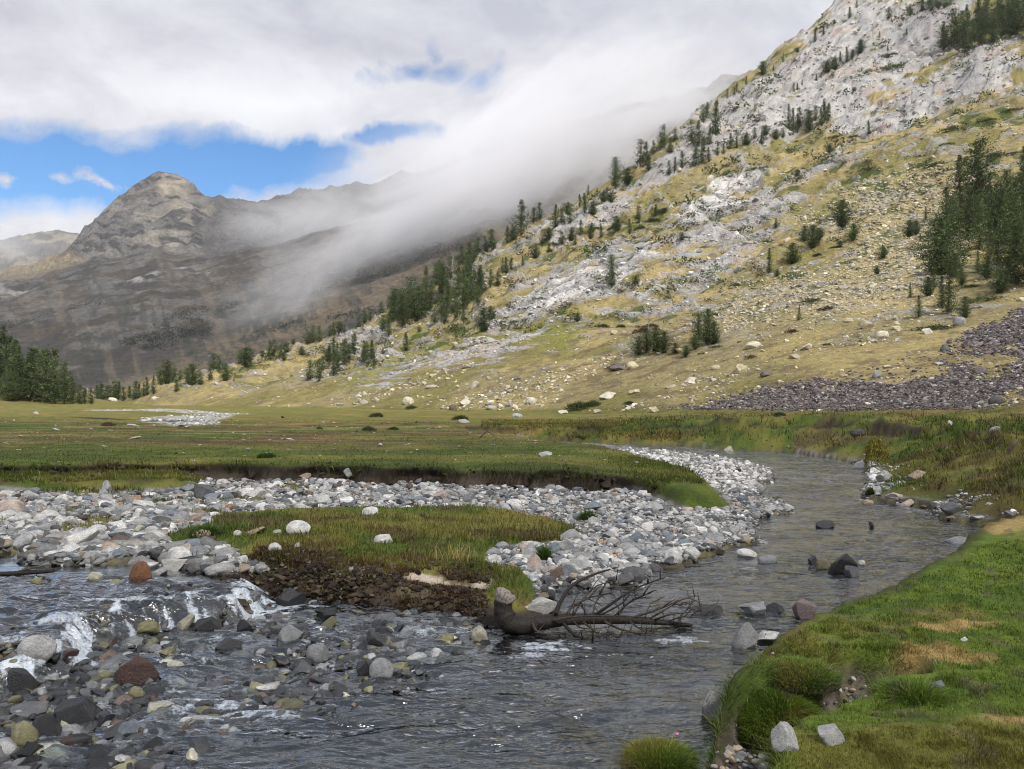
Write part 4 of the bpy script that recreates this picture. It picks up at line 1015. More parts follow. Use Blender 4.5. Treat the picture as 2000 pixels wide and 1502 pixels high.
add_blades(52000, (300, 975, 1170, 1230), lambda X, Y, I: ss(.4, .8, I['wi']) * ss(.0, -.1, I['ssd']) * (1 - .75 * ss(.5, .2, I['si']) * ss(10.6, 9.8, Y + X * .1)), 1, .060, droop=.5)
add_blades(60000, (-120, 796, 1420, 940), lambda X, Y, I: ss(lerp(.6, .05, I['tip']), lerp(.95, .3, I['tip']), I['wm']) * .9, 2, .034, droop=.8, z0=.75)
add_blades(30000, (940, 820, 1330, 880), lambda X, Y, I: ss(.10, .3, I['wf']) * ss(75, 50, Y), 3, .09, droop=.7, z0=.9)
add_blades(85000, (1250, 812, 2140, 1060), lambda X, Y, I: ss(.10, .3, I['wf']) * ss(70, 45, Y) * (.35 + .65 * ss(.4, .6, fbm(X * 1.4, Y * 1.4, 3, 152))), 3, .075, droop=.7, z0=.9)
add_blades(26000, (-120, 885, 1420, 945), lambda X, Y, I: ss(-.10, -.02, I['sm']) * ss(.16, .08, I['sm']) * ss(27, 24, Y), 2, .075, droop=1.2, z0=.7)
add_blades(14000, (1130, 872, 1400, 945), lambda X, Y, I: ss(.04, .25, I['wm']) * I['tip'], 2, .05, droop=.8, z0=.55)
add_blades(26000, (-120, 905, 400, 1000), lambda X, Y, I: ss(.12, .4, I['shelf']), 2, .075, droop=.3, z0=.4)
add_blades(26000, (-120, 950, 1200, 1110), lambda X, Y, I: ss(.62, .70, fbm(X * 1.1, Y * 1.6, 4, 74)) * ss(-1.5, -5, X) * (I['sw'] < -.2) * (I['wi'] < .3) * (I['wm'] < .1), 1, .075, droop=.2, z0=.4)
add_blades(42000, (1300, 812, 2140, 1060), lambda X, Y, I: ss(.15, .4, I['wf']) * ss(60, 40, Y) * ss(.54, .62, fbm(X * 1.1, Y * 1.1, 3, 153)), 3, .17, droop=.6, z0=.9, hue=.75)
add_blades(30000, (400, 1085, 1000, 1200), lambda X, Y, I: ss(-.2, .1, I['si']) * ss(.85, .5, I['si']) * ss(-.2, -.6, X) * ss(9.7, 9.3, Y + .06 * X) * .8 * ((I['ssd'] < 0) | (I['si'] < .36)), 1, .035, droop=1.0, hue=np.array((.72, .42, .7)), z0=.15)
off = 0; Vs, Qs, Ts_, Cs2 = [], [], [], []
for V, q, t, C in parts_b:
    Vs.append(V); Qs.append(q + off); Ts_.append(t + off); Cs2.append(C); off += len(V)
M_grass = mat_leaf('grass_blades', 0, .3, .55, .25)
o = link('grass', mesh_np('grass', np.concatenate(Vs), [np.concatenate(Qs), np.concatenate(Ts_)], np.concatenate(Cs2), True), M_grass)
tag(o, 'short green and straw coloured grass on banks, island and meadow', 'grass', kind='stuff')

# ------------------------------------------------------------------ fallen clods at the foot of the eroded bank
n = 14000; px = rng.uniform(-140, 1330, n); py = rng.uniform(900, 965, n); X, Y, Z = drop(px, py, .4); z, I = ground(X, Y, True)
ok = (np.abs(I['sm'] + .14 - rng.normal(0, .10, n)) < .10) & (I['tip'] < .6) & (Y < 26) & (rng.random(n) < ss(.35, .6, fbm(X * 1.3, Y * 1.3, 3, 171)) + .25)
X, Y, z = X[ok], Y[ok], z[ok]; n = len(X); sz = np.clip(rng.lognormal(math.log(.028), .5, n), .01, .11)
cc_ = np.array([(.030, .022, .016), (.050, .038, .027), (.085, .066, .048), (.06, .07, .02)])[rng.choice(4, n, p=[.42, .3, .18, .10])] * rng.lognormal(0, .2, n)[:, None]
v, f, cc = merge(np.stack([X, Y - .03, z + sz * .2], -1), np.stack([sz * rng.uniform(1, 2, n), sz, sz * .7], -1), rots(n, .25), cc_, TL, rng.integers(0, 16, n))
o = link('soil_clods', mesh_np('soil_clods', v, [f], cc, False), M_scree); tag(o, 'dark crumbling clods of earth along the eroded meadow bank', 'soil', kind='stuff')

# single tussocks
def tussock(px, py, wpx, h, label, long_=False, nbl=1500, tone=None, zb=.02, kb=.55):
    X0, Y0 = onz(px, py, zb); r = wpx * Y0 / F / 2; Y0 += r * .8; X0 = (px - CX) / F * Y0
    z0 = float(ground(np.array([X0]), np.array([Y0]))[0])
    root = link('grass_tussock', None, loc=(X0, Y0, z0)); tag(root, label, 'tussock', 'grass tussocks')
    nn_, mm_ = 24, 10
    a = np.linspace(0, 2 * math.pi, nn_, endpoint=False); s = np.linspace(0, 1, mm_)
    A_, S_ = np.meshgrid(a, s); rr = r * np.sqrt(1 - (1 - S_) ** 1.0 * 0) * (1 - S_ ** 2.2 * 1.0 + 0) ** .5
    rr = rr * (1 + .25 * (fbm(np.cos(A_) * 1.5 + px, np.sin(A_) * 1.5 + S_, 3, 5) - .5) * 2)
    V = np.stack([rr * np.cos(A_), rr * np.sin(A_), h * S_ - .05], -1).reshape(-1, 3)
    idx = np.arange(nn_ * mm_).reshape(mm_, nn_); fq = np.stack([idx[:-1], np.roll(idx, -1, 1)[:-1], np.roll(idx, -1, 1)[1:], idx[1:]], -1).reshape(-1, 4)
    cm_ = mixc(np.tile(np.array(SOIL), (len(V), 1)), GRASS_D, ss(.3, .6, V[:, 2] / h))
    link('soil_mound', mesh_np('soil_mound', V, [fq], cm_), M_ground, root)
    b = rng.uniform(0, 2 * math.pi, nbl); u_ = rng.random(nbl) ** .5
    x, y = r * u_ * np.cos(b), r * u_ * np.sin(b); s_ = (1 - u_ ** 2) ** (1 / 2.2); zz_ = h * s_ - .05
    C = grass_tone(x * 3 + px, y * 3 + 5, 0) * 1.25 * rng.lognormal(0, .35, nbl)[:, None] if tone is None else np.array(tone) * rng.lognormal(0, .25, nbl)[:, None]
    ln = np.stack([np.cos(b) * u_, np.sin(b) * u_], -1) * 1.3
    V, q, t, C = blades(x, y, zz_, h * (.9 if long_ else kb) * rng.lognormal(0, .3, nbl), .0011 * Y0 * np.ones(nbl), C, ln)
    link('blades', mesh_np('blades', V, [q, t], C), M_grass, root)
    return root
tussock(1288, 1512, 190, .25, 'round green grass tussock standing alone in the stream at the bottom', nbl=20000, kb=.20)
tussock(1512, 1462, 190, .26, 'big rounded grass hummock left of the little gully', nbl=24000, zb=.14, kb=.15)
tussock(1790, 1402, 120, .07, 'long-bladed tussock drooping over the head of the little gully', nbl=2600, zb=.36, kb=.9)
tussock(1560, 1352, 150, .09, 'low yellowish hummock above the big rounded one', nbl=5000, zb=.40, kb=.45)
tussock(400, 1108, 50, .10, 'dark green tuft right of the white speckled boulder', True, 700, (.05, .095, .018))
tussock(1148, 1030, 34, .12, 'green tuft at the right tip of the island', True, 450, (.06, .10, .02))
tussock(520, 952, 34, .10, 'green tuft at the foot of the earth bank', True, 400, (.06, .12, .02))
tussock(1708, 975, 30, .14, 'mossy green tuft on the stony spit of the far shore', False, 500, (.07, .10, .02))
tussock(1063, 1113, 20, .14, 'green tuft behind the tall pinkish grey boulder', True, 300, (.06, .11, .02))
# crumbling turf edge of the island
n = 20000; px = rng.uniform(400, 1090, n); py = rng.uniform(1090, 1215, n); X, Y, Z = drop(px, py, .2); z, I = ground(X, Y, True)
ok = (np.abs(I['si'] - .22 - rng.normal(0, .38, n)) < .30) & (I['si'] < 1.0) & (z > I['zw'] - .01) & (Y + .06 * X < 9.5) & (rng.random(n) < ss(.3, .55, fbm(X * 2, Y * 3, 3, 172)) + .2) & (X < -.25) & ((I['ssd'] < .0) | (I['si'] < .36)); X, Y, z = X[ok], Y[ok], z[ok]
Xa, Ya = rng.uniform(-4.2, -.3, 16000), rng.uniform(8.2, 9.5, 16000); za, I = ground(Xa, Ya, True); ok = (I['si'] > -.3) & (I['si'] < .55) & (za > I['zw'] - .02) & ((I['ssd'] < .0) | (I['si'] < .36)) & (rng.random(16000) < ss(.35, .6, fbm(Xa * 2, Ya * 3, 3, 173)) + .12)
X, Y, z = np.concatenate([X, Xa[ok]]), np.concatenate([Y, Ya[ok]]), np.concatenate([z, za[ok]]); n = len(X)
sz = np.clip(rng.lognormal(math.log(.0105), .55, n), .004, .055)
cc_ = np.array([(.030, .022, .016), (.060, .043, .030), (.11, .082, .058), (.18, .15, .11)])[rng.choice(4, n, p=[.38, .36, .2, .06])] * rng.lognormal(0, .2, n)[:, None]
v, f, cc = merge(np.stack([X, Y, z + sz * .2], -1), np.stack([sz * rng.uniform(1, 1.8, n), sz, sz * .7], -1), rots(n, .25), cc_, TL, rng.integers(0, 16, n))
o = link('soil_crumbs', mesh_np('soil_crumbs', v, [f], cc, False), M_scree); tag(o, 'brown crumbling root mat along the front edge of the island', 'soil', kind='stuff')

# dry stalks on the island
X0, Y0, z0 = [float(a[0]) for a in drop(np.array([888.]), np.array([1094.]), .35)]
nb_ = 90; b = rng.uniform(0, 6.28, nb_)
V, q, t, C = blades(rng.normal(0, .13, nb_), rng.normal(0, .07, nb_), 0 * b, rng.uniform(.12, .34, nb_), .006 * np.ones(nb_), np.tile(np.array((.50, .38, .15)), (nb_, 1)), np.stack([.25 + .5 * np.cos(b), .3 * np.sin(b)], -1))
o = link('dry_grass', mesh_np('dry_grass', V, [q, t], C), M_grass, loc=(X0, Y0, z0)); tag(o, 'clump of tall straw-coloured dry stalks on the island above the sand', 'dry grass', kind='thing')

# pink flowers
M_pink = N('pink_petals'); p_ = M_pink.n('ShaderNodeBsdfPrincipled', Base__Color=(.62, .22, .42, 1), Roughness=.6); M_pink.l(p_.outputs[0], M_pink.out.inputs[0])
for px, py, lab in [(1509, 1283, 'tiny pink flower on the rim of the near turf'), (1322, 1440, 'tiny pink flower on top of the lone tussock')]:
    if px == 1322: X0, Y0, z0 = .99 * .99, 4.62, .21; X0 = (1322 - CX) / F * Y0
    else: X0, Y0, z0 = [float(a[0]) for a in drop(np.array([float(px)]), np.array([float(py + 12)]), .4)]
    root = link('pink_flower', None, loc=(X0, Y0, z0)); tag(root, lab, 'flower', 'pink flowers')
    hgt = .07
    a = np.linspace(0, 2 * math.pi, 6)[:-1]
    V = np.concatenate([np.stack([.0015 * np.cos(a), .0015 * np.sin(a), 0 * a], -1), np.stack([.001 * np.cos(a), .001 * np.sin(a), 0 * a + hgt], -1)])
    fq = np.array([[i, (i + 1) % 5, (i + 1) % 5 + 5, i + 5] for i in range(5)])
    link('stem', mesh_np('stem', V, [fq], np.tile(np.array(GRASS_M), (10, 1))), M_grass, root)
    vv, ff = rock_template(300, 2, 0, .3); link('petals', mesh_np('petals', vv * (.012, .012, .009) + np.array((0, 0, hgt)), [ff], None), M_pink.m, root)
# ------------------------------------------------------------------ tubes, wood
def tube(pts, rad, ns=8, cap=True, jitter=0.0, seed=0):
    pts = np.asarray(pts, float); rad = np.asarray(rad, float); n = len(pts)
    tg = np.gradient(pts, axis=0); tg /= np.linalg.norm(tg, axis=1, keepdims=True)
    ref = np.array((0, 0, 1.)) if abs(tg[0, 2]) < .9 else np.array((1., 0, 0))
    V = []
    u = np.cross(tg[0], ref); u /= np.linalg.norm(u)
    a = np.linspace(0, 2 * math.pi, ns, endpoint=False)
    for i in range(n):
        u = u - tg[i] * (u @ tg[i]); u /= np.linalg.norm(u); w_ = np.cross(tg[i], u)
        rr = rad[i] * (1 + jitter * (2 * fbm(np.cos(a) * 1.2 + i * .35 + seed, np.sin(a) * 1.2 + seed, 3, seed) - 1))
        V.append(pts[i] + (np.cos(a) * rr)[:, None] * u + (np.sin(a) * rr)[:, None] * w_)
    V = np.concatenate(V); idx = np.arange(n * ns).reshape(n, ns)
    q = np.stack([idx[:-1], np.roll(idx, -1, 1)[:-1], np.roll(idx, -1, 1)[1:], idx[1:]], -1).reshape(-1, 4)
    if cap:
        V = np.concatenate([V, pts[:1], pts[-1:]]); c0, c1 = n * ns, n * ns + 1
        t = [[(j + 1) % ns, j, c0] for j in range(ns)] + [[idx[-1, j], idx[-1, (j + 1) % ns], c1] for j in range(ns)]
        return V, q, np.array(t)
    return V, q, np.zeros((0, 3), int)
def bez(p, n):
    "smooth path through control points"
    p = np.asarray(p, float); m = len(p); t = np.linspace(0, m - 1, n); out = []
    for x in t:
        i = min(int(x), m - 2); f = x - i
        a, b, c_, d_ = p[max(i - 1, 0)], p[i], p[i + 1], p[min(i + 2, m - 1)]
        out.append(.5 * (2 * b + (c_ - a) * f + (2 * a - 5 * b + 4 * c_ - d_) * f * f + (3 * b - a - 3 * c_ + d_) * f ** 3))
    return np.array(out)
def join(ms):
    Vs, Q, Tt = [], [], []; off = 0
    for V, q, t in ms:
        Vs.append(V); Q.append(q + off)
        if len(t): Tt.append(t + off)
        off += len(V)
    return np.concatenate(Vs), [np.concatenate(Q)] + ([np.concatenate(Tt)] if Tt else [])

M_log = mat_bark('wet_dark_bark', (.010, .009, .008), (.045, .036, .030), 45, .6)
M_end = mat_bark('bleached_broken_wood', (.10, .08, .065), (.42, .37, .33), 40)
M_twig = mat_bark('grey_twig_bark', (.022, .018, .015), (.11, .09, .078), 60)
M_trunk = mat_bark('pine_bark', (.06, .045, .035), (.17, .13, .10), 8)
M_dead = mat_bark('bleached_dead_wood', (.20, .18, .165), (.42, .40, .38), 8)

# ------------------------------------------------------------------ the fallen tree in the stream
LY = 7.55
root = link('fallen_tree', None, loc=tuple(W(990, 1236, LY)))
tag(root, 'dark fallen tree top with bare branches lying across the stream', 'fallen tree')
O = np.array(root.location)
def LP(px, py, dy=0.0): return W(px, py, LY + dy) - O
path = bez([LP(985, 1172, .02), LP(984, 1195, .02), LP(994, 1216, 0), LP(1022, 1220, 0), (LP(1065, 1215, .02)), LP(1110, 1210, .06), LP(1180, 1209, .12), LP(1260, 1213, .16), LP(1352, 1221, .2)], 60)
rad = np.interp(np.linspace(0, 1, 60), [0, .06, .16, .24, .4, .6, .8, 1], [.088, .092, .112, .108, .088, .062, .042, .014])
V, q, t = tube(path, rad, 16, True, .22, 3)
trunk = link('trunk', mesh_np('trunk', V, [q, t], None), M_log, root)
V, q, t = tube(bez([LP(988, 1150, .03), LP(984, 1160, .02), LP(985, 1176, .02)], 8), np.array([.045, .075, .088, .095, .098, .098, .096, .092]), 14, True, .5, 9)
link('broken_end', mesh_np('broken_end', V, [q, t], None), M_end, root)
BR = [  # control points (px, py, depth offset), start radius
 ([(1085, 1200, 0), (1095, 1175, .06), (1118, 1143, .15), (1160, 1122, .25), (1192, 1112, .3)], .022),
 ([(1108, 1200, .05), (1118, 1185, .1), (1150, 1168, .18), (1200, 1156, .25)], .015),
 ([(1122, 1198, .05), (1138, 1172, .2), (1165, 1145, .3), (1210, 1132, .4)], .011),
 ([(1160, 1204, .1), (1190, 1182, .05), (1240, 1150, .1), (1298, 1128, .2)], .018),
 ([(1158, 1204, .1), (1162, 1180, .2), (1175, 1164, .25), (1195, 1160, .3)], .009),
 ([(1172, 1202, .1), (1215, 1178, .0), (1232, 1155, -.05), (1240, 1148, -.05)], .010),
 ([(1208, 1200, .1), (1222, 1182, .2), (1245, 1168, .3), (1269, 1158, .35)], .015),
 ([(1240, 1205, .15), (1285, 1190, .1), (1330, 1172, .2), (1360, 1163, .3)], .012),
 ([(1270, 1208, .15), (1300, 1190, .25), (1320, 1180, .3), (1340, 1182, .4)], .009),
 ([(1280, 1210, .15), (1310, 1200, 0), (1345, 1196, .1), (1372, 1194, .2)], .010),
 ([(1080, 1212, -.06), (1130, 1204, -.14), (1200, 1203, -.14), (1270, 1206, -.06)], .012),
 ([(1040, 1218, -.06), (1048, 1232, -.14), (1068, 1238, -.16), (1107, 1236, -.16)], .015),
 ([(1100, 1218, -.06), (1118, 1236, -.18), (1135, 1246, -.22), (1170, 1252, -.24), (1212, 1252, -.2)], .017),
 ([(1140, 1216, 0), (1160, 1232, -.1), (1175, 1246, -.15), (1195, 1250, -.2)], .009),
 ([(1180, 1214, .05), (1210, 1228, -.05), (1245, 1236, -.1), (1280, 1238, -.1)], .012),
 ([(1120, 1213, -.02), (1135, 1226, -.12), (1165, 1228, -.14), (1200, 1222, -.12)], .008),
 ([(1230, 1214, .1), (1250, 1228, 0), (1262, 1234, 0), (1285, 1230, 0)], .008),
 ([(1300, 1216, .18), (1330, 1205, .1), (1360, 1206, .15), (1395, 1200, .2)], .008),
 ([(1260, 1208, .15), (1270, 1180, .3), (1288, 1170, .4), (1292, 1166, .4)], .007),
 ([(1320, 1217, .18), (1335, 1198, .25), (1345, 1188, .3), (1352, 1178, .3)], .006),
]
tr_ = np.random.default_rng(3)
for cp, r0 in BR:
    p = bez([LP(a, b, d_) for a, b, d_ in cp], 16)
    ms = [tube(p, np.linspace(r0 * 1.1, r0 * .36, 16), 6, True, .15, 1)]
    for s in range(4, 15, 2):                       # side twigs and snags
        if tr_.random() < .95:
            dirv = np.array((tr_.uniform(-.3, .9), tr_.normal(0, .4), tr_.normal(.25, .6))); dirv /= np.linalg.norm(dirv)
            ln = tr_.uniform(.03, .22); e = p[s] + dirv * ln
            ms.append(tube(np.linspace(p[s], e, 4) + np.array([[0, 0, 0], [0, 0, .004], [0, 0, .006], [0, 0, 0]]), np.linspace(r0 * .6, .003, 4), 4))
    V, fs = join(ms); link('branch', mesh_np('branch', V, fs, None), M_twig if r0 < .014 else M_log if tr_.random() < .3 else M_twig, root)

# driftwood branch in the pool, left edge
DY = 8.6
root = link('driftwood_branch', None, loc=tuple(W(20, 1130, DY))); tag(root, 'bare dead branch floating at the left end of the calm pool', 'branch', 'loose dead branches')
O = np.array(root.location); DP = lambda a, b, d_=0.: W(a, b, DY + d_) - O + np.array((0, 0, .03))
V, q, t = tube(bez([DP(-90, 1130), DP(-20, 1127), DP(20, 1126), DP(60, 1123), DP(105, 1120)], 24), np.linspace(.030, .022, 24), 8, True, .2, 4)
link('stem', mesh_np('stem', V, [q, t], None), M_log, root)
ms = [tube(bez([DP(20, 1124), DP(50, 1118), DP(80, 1112), DP(111, 1106)], 12), np.linspace(.011, .003, 12), 6)]
for a, b, c_, d_ in [(44, 1122, 44, 1114), (48, 1119, 49, 1114), (96, 1109, 97, 1114), (20, 1128, 18, 1136), (70, 1126, 73, 1132), (45, 1128, 46, 1134)]: ms.append(tube(np.linspace(DP(a, b), DP(c_, d_), 3), [.006, .004, .002], 4))
V, fs = join(ms); link('twig', mesh_np('twig', V, fs, None), M_twig, root)
for (pts, lab) in [([(265, 957), (275, 948), (283, 940), (291, 931)], 'thin dead twig leaning out of the grassy shelf'), ([(294, 957), (302, 952), (310, 946), (316, 943)], 'short dead twig right of the longer one on the shelf'),
                   ([(934, 858), (945, 848), (952, 843), (966, 852)], 'small bare dead branch on the far edge of the meadow')]:
    Yt = 17.0 if pts[0][1] > 900 else 30
    b0 = W(*pts[0], Yt); ms = [tube(bez([W(a, b, Yt) - b0 for a, b in pts], 10), np.linspace(.014, .004, 10) * (1 if Yt < 20 else 2), 5)]
    for s in (3, 5, 7):
        p = W(*pts[min(s // 2, 3)], Yt) - b0; ms.append(tube(np.linspace(p, p + np.array((tr_.uniform(-.15, .15), 0, tr_.uniform(.08, .2))) * (Yt / 17), 3), [.006, .004, .002], 4))
    V, fs = join(ms); o = link('dead_twig', mesh_np('dead_twig', V, fs, None), M_twig, loc=tuple(b0)); tag(o, lab, 'twig', 'loose dead branches')

# ------------------------------------------------------------------ pines
GREEN = np.array((.066, .090, .036))
def needles(cen, size, col, r, nq=5):
    "clusters of small faces around each centre"
    n = len(cen); m = n * nq
    P = np.repeat(cen, nq, 0) + r.normal(0, 1, (m, 3)) * np.repeat(size, nq)[:, None] * .75
    a = r.normal(size=(m, 3)); a /= np.linalg.norm(a, axis=1, keepdims=True)
    a[:, 2] = np.abs(a[:, 2]) * .8 + .1
    b = np.cross(a, r.normal(size=(m, 3))); b /= np.linalg.norm(b, axis=1, keepdims=True)
    s = np.repeat(size, nq) * r.uniform(.5, 1.1, m)
    V = np.stack([P - b * s[:, None] * .38, P + b * s[:, None] * .38, P + a * s[:, None] * 1.25], 1).reshape(-1, 3)
    t = np.arange(m * 3).reshape(-1, 3)
    C = np.repeat(np.repeat(col, nq, 0) * r.lognormal(0, .25, m)[:, None], 3, 0)
    return V, t, C
def pine(seed, R=.2, whorls=22, shape='cone', nb=6, ncl=5, size=.030, base=.08, gaps=.15, ntrunk=8):
    r = np.random.default_rng(seed); cen, sz, col = [], [], []
    lean = r.normal(0, .02, 2); ax = lambda h: np.array((lean[0] * h + .012 * math.sin(h * 7 + seed), lean[1] * h, h))
    side = r.uniform(0, 6.28)
    limbs = []
    for i in range(whorls):
        h = base + (1 - base) * (i + r.uniform(-.3, .3)) / whorls; h = min(max(h, base), .985)
        t = (h - base) / (1 - base)
        if shape == 'cone': rr = R * (1.18 * (1 - t) ** .95 * (.62 + .38 * min(1, t * 6)) + .025)
        elif shape == 'round': rr = R * math.sqrt(max(.02, 1 - (2 * (t - .48)) ** 2)) + .01
        else: rr = R * (math.sqrt(max(.03, 1 - (1.55 * (t - .36)) ** 2 * .95)) * .9) + .01
        rr *= r.uniform(.72, 1.22)
        for j in range(nb):
            if r.random() < gaps: continue
            a = j * 6.283 / nb + r.uniform(-.5, .5) + i * .7
            L = rr * r.uniform(.65, 1.2) * (1 + .22 * math.cos(a - side))
            up = r.uniform(-.12, .35) if shape != 'round' else r.uniform(-.1, .5)
            cl_c = r.lognormal(0, .34)
            for k in range(ncl):
                s = (k + r.uniform(.3, 1)) / ncl
                cen.append(ax(h) + np.array((math.cos(a) * L * s, math.sin(a) * L * s, up * L * s * s)))
                sz.append(size * (1.1 - .35 * s) * (.7 + .6 * (1 - t))); col.append(GREEN * cl_c * (np.array((1.2, 1.15, .9)) if r.random() < .2 else 1))
            if i % 3 == 0 and j % 2 == 0: limbs.append((ax(h), ax(h) + np.array((math.cos(a) * L * .7, math.sin(a) * L * .7, up * L * .4))))
    V, t, C = needles(np.array(cen), np.array(sz), np.array(col), r)
    me = mesh_np('crown', V, [t], C, False); me.materials.append(M_needle)
    hs = np.linspace(-.03, .93, 9); ms = [tube(np.array([ax(h) for h in hs]), np.interp(hs, [-.03, .05, .93], [.026, .019, .003]), ntrunk, False, .2, seed)]
    for p, e in limbs[:14]: ms.append(tube(np.linspace(p, e, 3), [.006, .004, .002], 4, False))
    V, fs = join(ms); tm = mesh_np('trunk', V, fs, None); tm.materials.append(M_trunk)
    return me, tm
def snag(seed):
    r = np.random.default_rng(seed)
    hs = np.linspace(-.03, 1, 9); ms = [tube(np.array([(.02 * math.sin(h * 5 + seed), .015 * math.cos(h * 4), h) for h in hs]), np.interp(hs, [0, 1], [.030, .006]), 6, False)]
    for i in range(26):
        h = r.uniform(.2, .97); a = r.uniform(0, 6.28); L = r.uniform(.08, .24) * (1.15 - h * .8); p = np.array((0, 0, h)); up = r.uniform(-.1, .5)
        e = p + np.array((math.cos(a) * L, math.sin(a) * L, up * L)); ms.append(tube(np.linspace(p, e, 3), [.011, .008, .003], 4, False))
        for _ in range(2):
            m_ = p + (e - p) * r.uniform(.4, .9); ms.append(tube(np.linspace(m_, m_ + r.normal(0, .04, 3), 2), [.006, .002], 3, False))
    V, fs = join(ms); me = mesh_np('branches', V, fs, None); me.materials.append(M_dead)
    return me
M_needle = mat_leaf('pine_needles', .28, .12, .65, .2)
PT = {'c': [pine(400 + i, .24 + .03 * (i % 3), 17, 'cone', 6, 4, .040, .06, .28) for i in range(4)],
      'i': [pine(420 + i, .30 + .03 * (i % 3), 14, 'irr', 6, 4, .050, .10, .34) for i in range(4)],
      'r': [pine(440 + i, .46, 13, 'round', 8, 5, .060, .08, .12) for i in range(3)],
      's': [pine(460 + i, .17, 18, 'cone', 5, 3, .036) for i in range(2)],
      'C': [pine(480 + i, .25 + .03 * i, 28, 'cone', 7, 6, .022, .04, .24) for i in range(3)],
      'I': [pine(490 + i, .27, 27, 'irr', 8, 6, .027, .08, .2) for i in range(3)],
      'R': [pine(500 + i, .50, 18, 'round', 10, 7, .040, .14 if i == 0 else .04, .1) for i in range(3)]}
SN = [snag(520 + i) for i in range(3)]
DESC = {'c': 'conical dark pine', 'i': 'ragged dark pine', 'r': 'round bushy pine', 's': 'slender pine', 'C': 'tall conical pine', 'I': 'tall ragged pine', 'R': 'broad round pine', 'd': 'bare dead pine'}
TREES = []      # (px, py, hpx, kind, place)
def add(place, *items):
    for it in items: TREES.append((*it, place))
tr2 = np.random.default_rng(21)
def cluster(place, poly, n, h0, h1, kinds):
    poly = np.array(poly, float); lo, hi = poly.min(0), poly.max(0); k_ = 0; got = []
    while k_ < n:
        best = None
        for _ in range(14):
            p = tr2.uniform(lo, hi)
            if sdf(poly, np.array([p[0]]), np.array([p[1]]))[0] < 0: continue
            dd = min([abs(p[0] - q[0]) + 1.5 * abs(p[1] - q[1]) for q in got] or [99])
            if best is None or dd > best[0]: best = (dd, p)
        if best is None: continue
        p = best[1]; got.append(p); TREES.append((p[0], p[1], tr2.uniform(h0, h1), kinds[int(tr2.integers(len(kinds)))], place)); k_ += 1
P_SKY = 'on the bare skyline ridge'
add(P_SKY, (1660, 36, 20, 'c'), (1674, 18, 15, 's'), (1630, 48, 8, 'r'), (1592, 82, 25, 'c'), (1608, 72, 14, 'c'), (1558, 103, 8, 'r'), (1530, 122, 16, 's'), (1512, 138, 10, 's'), (1491, 147, 24, 'r'), (1457, 168, 17, 's'), (1440, 182, 17, 's'), (1434, 187, 14, 's'), (1421, 194, 18, 's'))
add('high on the ridge crest', (1380, 230, 26, 'c'), (1374, 240, 30, 'i'), (1397, 264, 60, 'c'), (1365, 288, 45, 'c'), (1350, 278, 40, 'i'), (1345, 262, 25, 'd'), (1330, 272, 24, 'd'), (1318, 277, 24, 'i'), (1298, 288, 40, 'i'), (1290, 294, 34, 'i'), (1276, 302, 26, 'c'), (1262, 322, 44, 'c'), (1250, 326, 48, 'i'), (1268, 335, 30, 'c'), (1310, 300, 28, 'i'), (1386, 282, 30, 'c'), (1375, 300, 30, 'i'), (1226, 362, 30, 'r'))
add('by itself on the ridge above the fog', (1202, 369, 54, 'I'))
add('on the ridge beside the fog', (1150, 382, 20, 's'), (1178, 395, 20, 'r'), (1193, 396, 18, 'r'), (1141, 418, 38, 'c'), (1133, 410, 28, 'c'), (1158, 422, 26, 'r'), (1115, 438, 26, 'i'), (1098, 440, 30, 'i'), (1083, 445, 42, 'c'), (1110, 420, 22, 'd'), (1090, 420, 12, 's'), (1018, 458, 58, 'c'), (1053, 430, 34, 'i'), (1042, 438, 30, 'i'), (1030, 446, 30, 'd'), (992, 476, 32, 'c'), (1002, 470, 24, 'd'), (960, 488, 36, 'i'), (950, 492, 28, 'i'), (934, 500, 32, 'i'), (916, 518, 40, 'c'), (903, 516, 34, 'c'), (925, 508, 34, 'i'))
cluster('in the upper tree band across the pale slab', [(1530, 262), (1620, 225), (1622, 245), (1545, 268)], 11, 22, 46, 'ccsi')
cluster('in the lower tail of the upper tree band', [(1400, 300), (1530, 255), (1535, 268), (1420, 312)], 9, 16, 32, 'cir')
cluster('in the ragged row under the ridge crest', [(1290, 335), (1400, 300), (1410, 312), (1300, 345)], 8, 20, 34, 'ci')
cluster('in the small row high on the big slab', [(1612, 138), (1680, 100), (1684, 110), (1618, 145)], 7, 14, 26, 'cr')
cluster('in the tiny row on the upper slab', [(1540, 178), (1610, 145), (1614, 150), (1545, 185)], 5, 11, 19, 'cs')
cluster('along the top edge near the upper corner', [(1715, 44), (1860, 4), (1870, 14), (1730, 50)], 9, 20, 32, 'ci')
cluster('in the dark wood at the upper right corner', [(1832, 118), (1870, 60), (2040, 18), (2040, 78), (1900, 104)], 27, 42, 68, 'ciI')
add('standing alone on the pale slabs', (1770, 70, 14, 's'), (1718, 80, 13, 's'), (1735, 100, 12, 's'), (1670, 180, 9, 'r'), (1697, 265, 26, 'c'), (1580, 262, 38, 'i'), (1195, 560, 58, 'I'), (1241, 557, 18, 'r'), (1128, 630, 16, 'r'), (1620, 300, 16, 'r'), (1558, 345, 12, 'r'), (1515, 448, 18, 'c'), (1333, 470, 14, 'r'))
cluster('among bushes below the ridge', [(1060, 480), (1200, 440), (1310, 400), (1310, 420), (1220, 462), (1080, 500)], 13, 15, 30, 'rci')
cluster('in the dark wood left of the white outcrop', [(822, 575), (860, 545), (905, 520), (940, 560), (935, 600), (890, 632), (840, 612)], 26, 32, 52, 'ciI')
add('in the dark wood left of the white outcrop', (885, 545, 44, 'd'), (842, 596, 30, 'd'))
cluster('in the black wood above the grey slab', [(736, 655), (760, 625), (820, 590), (836, 612), (800, 640), (760, 660)], 14, 40, 60, 'iIc')
